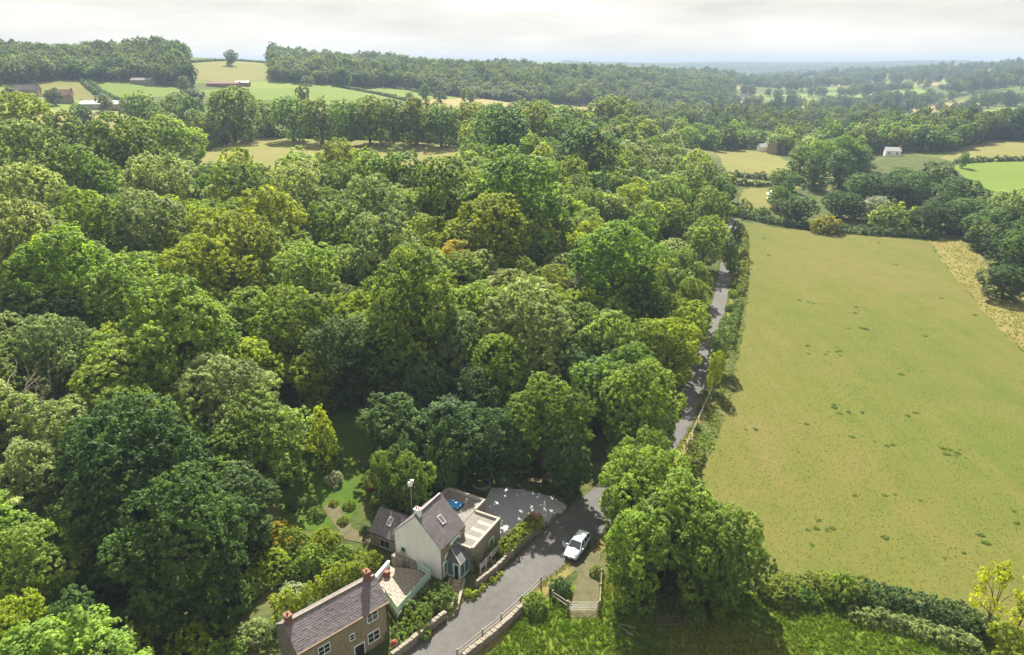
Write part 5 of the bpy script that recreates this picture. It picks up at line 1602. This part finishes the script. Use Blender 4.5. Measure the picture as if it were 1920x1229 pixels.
def grass(name, label, poly, n, sc, tints, seed, avoid=()):
    r = np.random.RandomState(seed); P = np.array(poly)
    x = r.uniform(P[:, 0].min(), P[:, 0].max(), n * 3); y = r.uniform(P[:, 1].min(), P[:, 1].max(), n * 3)
    k = in_poly(x, y, poly)
    # nearer ground gets more of the tufts
    k &= r.uniform(size=len(x)) < np.clip((95.0 / np.hypot(x, y)) ** 1.3, 0, 1)
    for q in avoid: k &= ~in_poly(x, y, q)
    x, y = x[k][:n], y[k][:n]; m = len(x)
    c = clump(x, y, 0.12, seed)
    t = np.array([tint_rgb(tints[int(np.clip((v + 1.2) / 2.4 * len(tints) + r.uniform(-1, 1), 0, len(tints) - 1))], r) for v in c])
    s = r.uniform(sc[0], sc[1], m)
    scatter(name, label, 'grass', np.c_[x, y, terrain_z(x, y) + 0.01], [tuft_mesh(seed + i, 9, 1.0, 0.5, 0.10) for i in range(3)],
            np.c_[np.zeros(m), np.zeros(m), r.uniform(0, 6.28, m)], np.c_[s * 1.2, s * 1.2, s * .8], t, r.randint(0, 3, m))
TINT.update({'hay': (0.085, 0.090, 0.018), 'straw': (0.108, 0.10, 0.032), 'grass': (0.061, 0.083, 0.012), 'lush': (0.048, 0.076, 0.008)})

# ------------------------------------------------------------------ hedges
def hedge(name, pts, w, h, tint, label, gap=.42, leaf=.26, per=9, seed=1, rag=.25, group=None):
    r = np.random.RandomState(seed); P = resample(pts, max(.5, w * .45)); ox, oy = P[0]
    C, Rb = [], []
    for i, p in enumerate(P):
        t = P[min(i + 1, len(P) - 1)] - P[max(i - 1, 0)]; t = t / max(np.linalg.norm(t), 1e-6); n = np.array([-t[1], t[0]])
        hh = h * (1 + r.uniform(-rag, rag)); z0 = tz(p[0], p[1]); rad = min(w, hh) * .42
        k = max(1, int(round(hh / (rad * 1.3))))
        for j in range(k):
            for s in ((-.3, .3) if w > 1 else (0,)):
                q = p + n * (s * w + r.uniform(-.1, .1) * w)
                C.append((q[0] - ox, q[1] - oy, z0 + rad * .8 + (hh - rad * 1.8) * (j / max(1, k - 1) if k > 1 else .5))); Rb.append(rad * r.uniform(.8, 1.2))
    V, Q, var = leaf_cloud(np.array(C), np.array(Rb), r, gap, per, leaf)
    root = empty(name, (ox, oy, 0), 0, label, 'hedge', group)
    c = link('foliage', np_mesh('hedge_foliage', V, Q, var), root, 'leaf'); c.color = (*(np.array(TINT[tint]) * 1.7), 1)
    m = MB()
    for i in range(0, len(P), 3):
        p = P[i]; z0 = tz(p[0], p[1]); m.tube([(p[0] - ox, p[1] - oy, z0 - .2), (p[0] - ox + r.uniform(-.2, .2), p[1] - oy, z0 + h * .6)], [.05, .02], 5)
    m.build('stems', 'bark', root)
    return root
hedge('clipped_hedge', [(2.89, 66.35), (1.22, 64.23), (-0.89, 61.32)], 1.2, 1.9, 'bright', 'clipped green hedge above the stone wall beside the driveway', gap=.28, leaf=.16, rag=.06)
hedge('pasture_hedge', [(25.97, 56.08), (30.82, 55.77), (35.56, 55.32)], 2.2, 2.0, 'olive', 'ragged hedge between the corner ash and the round pasture bush', seed=3)
hedge('dark_hedge', [(36.32, 54.87), (39.69, 53.85), (42.52, 52.29), (45.16, 50.28)], 2.0, 1.9, 'dark', 'dark flat-topped hedge along the bottom of the pasture', seed=4, rag=.1)
hedge('pale_hedge', [(33.66, 52.43), (37.37, 51.47), (40.13, 49.95), (43.11, 48.25)], 1.5, 1.2, 'pale', 'lower pale hedge in front of the dark hedge', seed=5, rag=.12)
hedge('far_pasture_hedge', [(78.59, 242.15), (85.66, 235.72), (96.39, 225.05), (110.77, 217.65), (130.86, 209.03)], 2.4, 2.2, 'dark', 'long dark hedge closing the far end of the pasture', gap=.8, leaf=.5, seed=6)
hedge('clearing_shadow_foliage', [(-132.47, 363.40), (-98.74, 362.57), (-57.86, 347.20), (-17.91, 327.60)], 3.0, 3.2, 'dark', 'long dark band of low foliage and shadow under the trees behind the dry clearing', gap=1.0, leaf=.6, seed=16, rag=.4)  # added low foliage; its dark tint stands in for the tree-line shadow
hedge('lane_hedge', [(20.5, 72.0), (23.3, 77.0), (25.8, 82.5)], 1.5, 1.5, 'olive', 'short hedge on the pasture verge beside the lane bend', seed=7)
hedge('verge_hedge', [(41.6, 121.0), (46.2, 133.0), (51.6, 147.0)], 1.3, 1.3, 'mid', 'scrubby hedge between the middle lane and pasture', gap=.5, leaf=.3, seed=8, rag=.4)
hedge('upper_verge_hedge', [(53.5, 152.0), (60.0, 170.0), (66.5, 190.0), (74.5, 216.0)], 1.4, 1.2, 'olive', 'scrubby hedge beside the far end of the lane', gap=.6, leaf=.36, seed=9, rag=.7)
hedge('roof_side_hedge', [(-22.43, 50.60), (-19.87, 53.36), (-16.86, 56.51), (-15.71, 57.63)], 0.9, 3.2, 'bright', 'yellow-green hedge showing behind the cottage ridge', seed=10, gap=.4, leaf=.22)
hedge('yard_creeper', [(-4.00, 58.70), (-3.69, 60.63)], .5, 2.6, 'lush', 'yellow-green climber on the corner of the flat-roofed block', gap=.3, leaf=.18, seed=11)
hedge('bank_ivy', [(-1.14, 58.45), (-3.05, 56.23), (-4.12, 54.73)], .8, .5, 'bright', 'low yellow-green plants at the foot of the boundary wall', gap=.3, leaf=.18, seed=12, rag=.4)
hedge('bank_shrubs', [(-6.77, 54.58), (-8.48, 52.99), (-9.79, 50.94), (-10.82, 49.31)], 2.0, 1.5, 'mid', 'flowering shrubs covering the bank below the terrace fence', gap=.36, leaf=.22, seed=13, rag=.4)
hedge('yard_shrub_row', [(-2.61, 59.78), (-1.90, 61.67)], .7, 1.6, 'mid', 'dark green shrubs against the yard railing', gap=.3, leaf=.18, seed=14)
for k, (pts, lab) in enumerate((
    ([(-339.56, 572.10), (-307.33, 528.12), (-271.53, 488.66)], 'left hedge of the sloping farm lane on the hill'),
    ([(-331.94, 568.83), (-297.40, 522.44), (-268.23, 492.08)], 'right hedge of the sloping farm lane on the hill'),
    ([(-329.75, 744.40), (-327.34, 832.90), (-305.94, 906.97)], 'hedge along the bare skyline ridge'),
    ([(-156.67, 663.85), (-122.32, 636.05), (-86.55, 582.85)], 'diagonal hedge crossing the far bright green field'),
    ([(-105.50, 714.66), (-80.59, 680.58), (-60.38, 651.27)], 'short hedge at the right end of the far green field'),
    ([(96.58, 302.52), (110.41, 302.82), (121.27, 300.37)], 'dark hedge on the near side of the tan field'),
    ([(105.18, 324.42), (118.57, 319.49), (129.83, 310.34)], 'thin hedge line across the tan field'),
    ([(225.39, 354.27), (244.27, 354.47), (266.75, 348.57)], 'hedge between the pale and the vivid green right-hand fields'),
    ([(-357.36, 549.28), (-350.84, 561.75), (-340.21, 571.79)], 'hedge above the brown field on the far left'),
    ([(-84.43, 195.54), (-80.89, 194.32), (-74.14, 194.62)], 'x'))):
    if lab == 'x': continue
    hedge('far_hedge', pts, 2.6, 2.2, 'dark', lab, gap=1.3, leaf=.9, per=7, seed=50 + k, rag=.35, group='hedges between the far fields')
def lane_strip(name, pts, w, mat):
    P = resample(pts, 6.0); t = np.gradient(P, axis=0); t /= np.linalg.norm(t, axis=1, keepdims=True); n = np.c_[-t[:, 1], t[:, 0]] * w / 2
    a, b = P + n, P - n; V = np.vstack([np.c_[a, terrain_z(a[:, 0], a[:, 1]) + .2], np.c_[b, terrain_z(b[:, 0], b[:, 1]) + .2]]); k = len(P); i = np.arange(k - 1)
    tag(link(name, np_mesh(name, V, np.c_[i, i + 1, i + 1 + k, i + k][:, ::-1]), None, mat), kind='structure')
lane_strip('farm_lane', [(-337.57, 573.01), (-304.87, 529.28), (-269.36, 489.34)], 4.0, 'concrete')

# ------------------------------------------------------------------ dead tree at the left edge, thin dead ones in the wood
def dead_tree(p, H, label, seed):
    r = random.Random(seed); root = empty('dead_tree', (*p, tz(*p) - .2), 0, label, 'tree', 'bare dead trees'); tr = MB(); br = MB()
    tr.tube([(0, 0, -.3), (.1, 0, H * .3), (.0, .2, H * .62), (.2, .1, H * .86)], [.32, .24, .14, .04], 8)
    def grow(a, d, l, rad, lev):
        b = a + d * l; m_ = a + d * l * .5 + Vector((r.uniform(-.1, .1), r.uniform(-.1, .1), r.uniform(-.02, .12))) * l
        br.tube([a, m_, b], [rad, rad * .7, rad * .4], 5, False)
        if lev > 0:
            for _ in range(r.choice((2, 3, 3))):
                e = (d + Vector((r.uniform(-.8, .8), r.uniform(-.8, .8), r.uniform(-.25, .75)))).normalized(); s = r.uniform(.35, .95)
                grow(a.lerp(b, s), e, l * r.uniform(.45, .7), rad * .5, lev - 1)
    for k in range(13):
        z = H * r.uniform(.28, .84); a = r.uniform(0, 6.28); grow(Vector((0, .1, z)), Vector((math.cos(a), math.sin(a), r.uniform(.25, .9))).normalized(), H * r.uniform(.2, .34), .085, 3)
    tr.build('trunk', 'dead_wood', root, True); br.build('branches', 'dead_wood', root)
dead_tree((-59.90, 72.73), 13, 'bare grey dead tree at the left edge of the wood', 1)
dead_tree((10.78, 121.81), 13, 'thin bare dead tree among the trees right of centre', 2)
dead_tree((-4.02, 82.91), 8, 'pale dead sapling at the dark wood edge behind the house', 3)

# ------------------------------------------------------------------ farm and village buildings
def far_house(p, rz, w, d, h, rise, roof, wall, label, cat='house', wins=2, ch=True, group='far houses'):
    o = empty('far_house' if cat == 'house' else cat.replace(' ', '_'), (*p, tz(*p)), rz, label, cat, group)
    gable_body(-w / 2, w / 2, -d / 2, d / 2, -1.0, h, h + rise, 'x').build('wall', wall, o)
    k = rise / (d / 2)
    for s in (-1, 1):
        ey, ez = s * (d / 2 + .3), h - .3 * k + .08
        q = [(-w / 2 - .3, ey, ez), (w / 2 + .3, ey, ez), (w / 2 + .3, 0, h + rise + .08), (-w / 2 - .3, 0, h + rise + .08)]
        if s == 1: q = [q[1], q[0], q[3], q[2]]
        ro = slab(*q, .07).build('roof', roof, o)
    if ch: part('chimney', 'brick', o, (w / 2 - .9, w / 2 - .1, -.4, .4, h + rise * .6, h + rise + 1.0))
    for i in range(wins):
        for z in ((.9,) if h < 4 else (.9, 3.3)):
            if z + 1.2 < h: window(o, (-w / 2 + w * (i + .5) / wins - .5, -d / 2, z), (1, 0, 0), 1.0, 1.1, 'white_paint', (1, 1), sill=False)
    return o
for (p, rz, w, d, h, ri, rf, wa, lab, cat, wn, ch) in (
    ((-277.14, 588.40), -.1, 34, 11, 4, 2.2, 'barn_roof', 'stone_grey', 'long grey-roofed barn on the far hillside below the ridge', 'barn', 0, False),
    ((-266.87, 587.25), -.1, 12, 9, 3.5, 2, 'barn_roof', 'concrete', 'smaller pale barn at the right end of the long barn', 'barn', 0, False),
    ((-290.38, 570.05), -.1, 16, 7, 3, 1.6, 'slate', 'stone_grey', 'low stone farm building left of the long barn', 'barn', 2, False),
    ((-238.52, 599.25), .05, 26, 7, 2.6, 1.4, 'tile_red', 'timber', 'row of low brown sheds beside the ridge wood', 'shed', 0, False),
    ((-229.25, 616.19), .1, 12, 6, 2.6, 1.2, 'barn_roof', 'timber', 'low grey shed right of the brown shed row', 'shed', 0, False),
    ((-296.19, 475.80), .5, 11, 8, 4.6, 3.4, 'tile_red', 'stone', 'brown-roofed farmhouse beside the dark trees on the left', 'house', 2, True),
    ((-263.29, 461.82), .0, 26, 9, 3.0, 2.0, 'barn_roof', 'concrete', 'long pale-roofed farm sheds above the left wood', 'barn', 0, False),
    ((-254.50, 469.34), .0, 12, 7, 2.8, 1.6, 'slate', 'concrete', 'short grey shed at the right end of the pale farm sheds', 'barn', 0, False),
    ((-324.20, 483.53), .2, 14, 7, 4.6, 3, 'slate', 'stone', 'slate-roofed stone farmhouse at the far left', 'house', 3, True),
    ((-331.08, 479.49), .0, 9, 6, 3, 2, 'tile_red', 'stone', 'small brown-roofed barn left of the slate farmhouse', 'barn', 0, False),
    ((159.44, 421.56), .5, 9, 7, 4.6, 3.2, 'tile_red', 'stone', 'orange-roofed house behind the tan valley field', 'house', 2, True),
    ((155.45, 432.40), .2, 7, 5, 2.8, 1.8, 'barn_roof', 'render_white', 'pale shed left of the orange-roofed house', 'shed', 0, False),
    ((246.37, 521.52), .2, 10, 6, 3.2, 2, 'barn_roof', 'render_white', 'pale-roofed cottage among the valley trees', 'house', 2, True),
    ((215.86, 397.15), -.3, 8, 5, 2.8, 1.8, 'barn_roof', 'render_white', 'white house half hidden by the right-hand trees', 'house', 2, True),
    ((205.79, 422.03), .1, 7, 3, 2.4, .6, 'barn_roof', 'white_paint', 'white caravan between the valley trees', 'caravan', 2, False),
    ((103.31, 270.90), 1.4, 8, 3, 2.2, 1.0, 'white_paint', 'render_white', 'narrow white greenhouse in the far garden', 'greenhouse', 2, False),
    ((142.07, 837.48), .3, 14, 8, 5, 3, 'barn_roof', 'render_white', 'white house at the end of the wooded spur', 'house', 3, True),
    ((359.80, 1114.64), .1, 14, 8, 5, 3, 'tile_red', 'render_white', 'lone house above the small far green field', 'house', 3, True)):
    far_house(p, rz, w, d, h, ri, rf, wa, lab, cat, wn, ch, 'farm and valley buildings')
vil = [(244.09, 904.29), (250.91, 889.24), (254.77, 869.72), (278.68, 924.59), (270.77, 866.38), (290.46, 891.50), (290.04, 857.78), (319.57, 913.80), (304.92, 841.71), (337.82, 907.54), (313.75, 821.49), (345.03, 880.18), (314.44, 782.51), (353.23, 858.04)]
for k, p in enumerate(vil):
    far_house(p, rb.uniform(-.6, .6), rb.uniform(9, 16), rb.uniform(7, 9), 5.0, 3.0, ('slate', 'tile_red', 'barn_roof')[k % 3], ('stone', 'render_white', 'stone_grey')[(k * 2 + 1) % 3],
              ('leftmost house of the far valley village', 'rightmost house of the far valley village')[k // 13] if k in (0, 13) else '%s house of the far valley village' % ['', 'second', 'third', 'fourth', 'fifth', 'sixth', 'seventh', 'eighth', 'ninth', 'tenth', 'eleventh', 'twelfth', 'thirteenth'][k] + ' from left', 'house', 3, True, 'village houses in the valley')

# ------------------------------------------------------------------ grass and weeds
grass('pasture_grass', 'dry cropped grass standing over the big pasture', PASTURE, 36000, (.05, .15), ['grass', 'hay', 'hay', 'straw', 'grass', 'hay'], 61)
grass('paddock_grass', 'rough green grass in the bottom paddock', PADDOCK, 26000, (.16, .42), ['lush', 'grass', 'lush', 'lush', 'hay'], 62, [TRACK])
grass('margin_grass', 'tall dry grass on the rough strip right of the pasture', ROUGH, 9000, (.22, .5), ['hay', 'grass', 'straw', 'hay'], 63)
VERGE = [tuple(p) for p in LANE_R[6:]] + [(72.5, 208.0), (65.0, 181.0), (54.2, 148.5), (44.6, 122.5), (35.5, 99.0), (28.5, 84.0), (24.6, 77.5)]
grass('verge_grass', 'tangled dry grass along the lane verge', VERGE, 9000, (.25, .6), ['straw', 'hay', 'olive', 'hay', 'mid'], 64)
def weeds():
    r = np.random.RandomState(71); pts = []
    for (c, n, s) in (((52.15, 95.71), 14, 2.2), ((72.77, 130.45), 10, 2.0), ((74.89, 140.89), 7, 1.6), ((66.12, 148.32), 6, 1.6), ((61.59, 82.74), 16, 1.6), ((62.54, 93.95), 7, 1.2), ((52.21, 85.64), 10, 3), ((35.98, 65.39), 8, 3), ((67.70, 109.30), 7, 2.5), ((60.63, 118.92), 8, 3), ((79.26, 209.23), 6, 1.5), ((50.28, 64.40), 8, 3), ((49.16, 72.69), 8, 3), ((40.91, 90.34), 6, 3)):
        for _ in range(max(2, n // 2)): pts.append((c[0] + r.normal() * s, c[1] + r.normal() * s * .5))
    x = r.uniform(20, 130, 900); y = r.uniform(55, 230, 900); k = in_poly(x, y, PASTURE) & (clump(x, y, .09, 3) > .7)
    P = np.vstack([np.array(pts), np.c_[x[k], y[k]][:30]]); n = len(P); s = r.uniform(.08, .24, n)
    t = np.array([tint_rgb(['lush', 'lush', 'grass'][r.randint(3)], r) for _ in range(n)])
    scatter('pasture_weeds', 'dark green thistle and dock clumps dotted over the pasture', 'weeds', np.c_[P, terrain_z(P[:, 0], P[:, 1])], [lod(700 + i, 2.2, 2.0, 14, .6, 9, .42, shape='dome') for i in range(2)], np.c_[np.zeros(n), np.zeros(n), r.uniform(0, 6.28, n)], np.c_[s * 1.4, s * 1.1, s * .5], t, r.randint(0, 2, n))
weeds()

def edge_grass():
    r = np.random.RandomState(81); P = []
    for E, sgn in ((LANE_L[:7], -1), (LANE_L[7:], -1), (LANE_R, 1)):
        q = resample(E, .12); q = q + r.normal(size=q.shape) * .16 + np.array([sgn * .12, -sgn * .08]); P.append(q[r.uniform(size=len(q)) < .85])
    P = np.vstack(P); n = len(P); s = r.uniform(.12, .36, n)
    t = np.array([tint_rgb(['hay', 'grass', 'lush', 'straw'][r.randint(4)], r) for _ in range(n)])
    scatter('lane_edge_grass', 'ragged grass creeping over both edges of the lane', 'grass', np.c_[P, terrain_z(P[:, 0], P[:, 1]) + .03], [tuft_mesh(90 + i, 9, 1.0, .6, .1) for i in range(3)], np.c_[np.zeros(n), np.zeros(n), r.uniform(0, 6.28, n)], np.c_[s * 1.3, s * 1.3, s * .7], t, r.randint(0, 3, n))
edge_grass()

# ------------------------------------------------------------------ haze
hz = MB().box(-14200, 14200, -14200, 14200, -46, 96).build('haze', 'glass')
hz.data.materials.clear()
hm = bpy.data.materials.new('haze')
hm.use_nodes = True
t = hm.node_tree
t.nodes.clear()
ou = t.nodes.new('ShaderNodeOutputMaterial')
pv = t.nodes.new('ShaderNodeVolumePrincipled')
pv.inputs['Color'].default_value = (0.40, 0.52, 0.70, 1)
pv.inputs['Density'].default_value = 0.00026
pv.inputs['Anisotropy'].default_value = 0.0
t.links.new(pv.outputs[0], ou.inputs['Volume'])
hz.data.materials.append(hm)
tag(hz, kind='stuff')
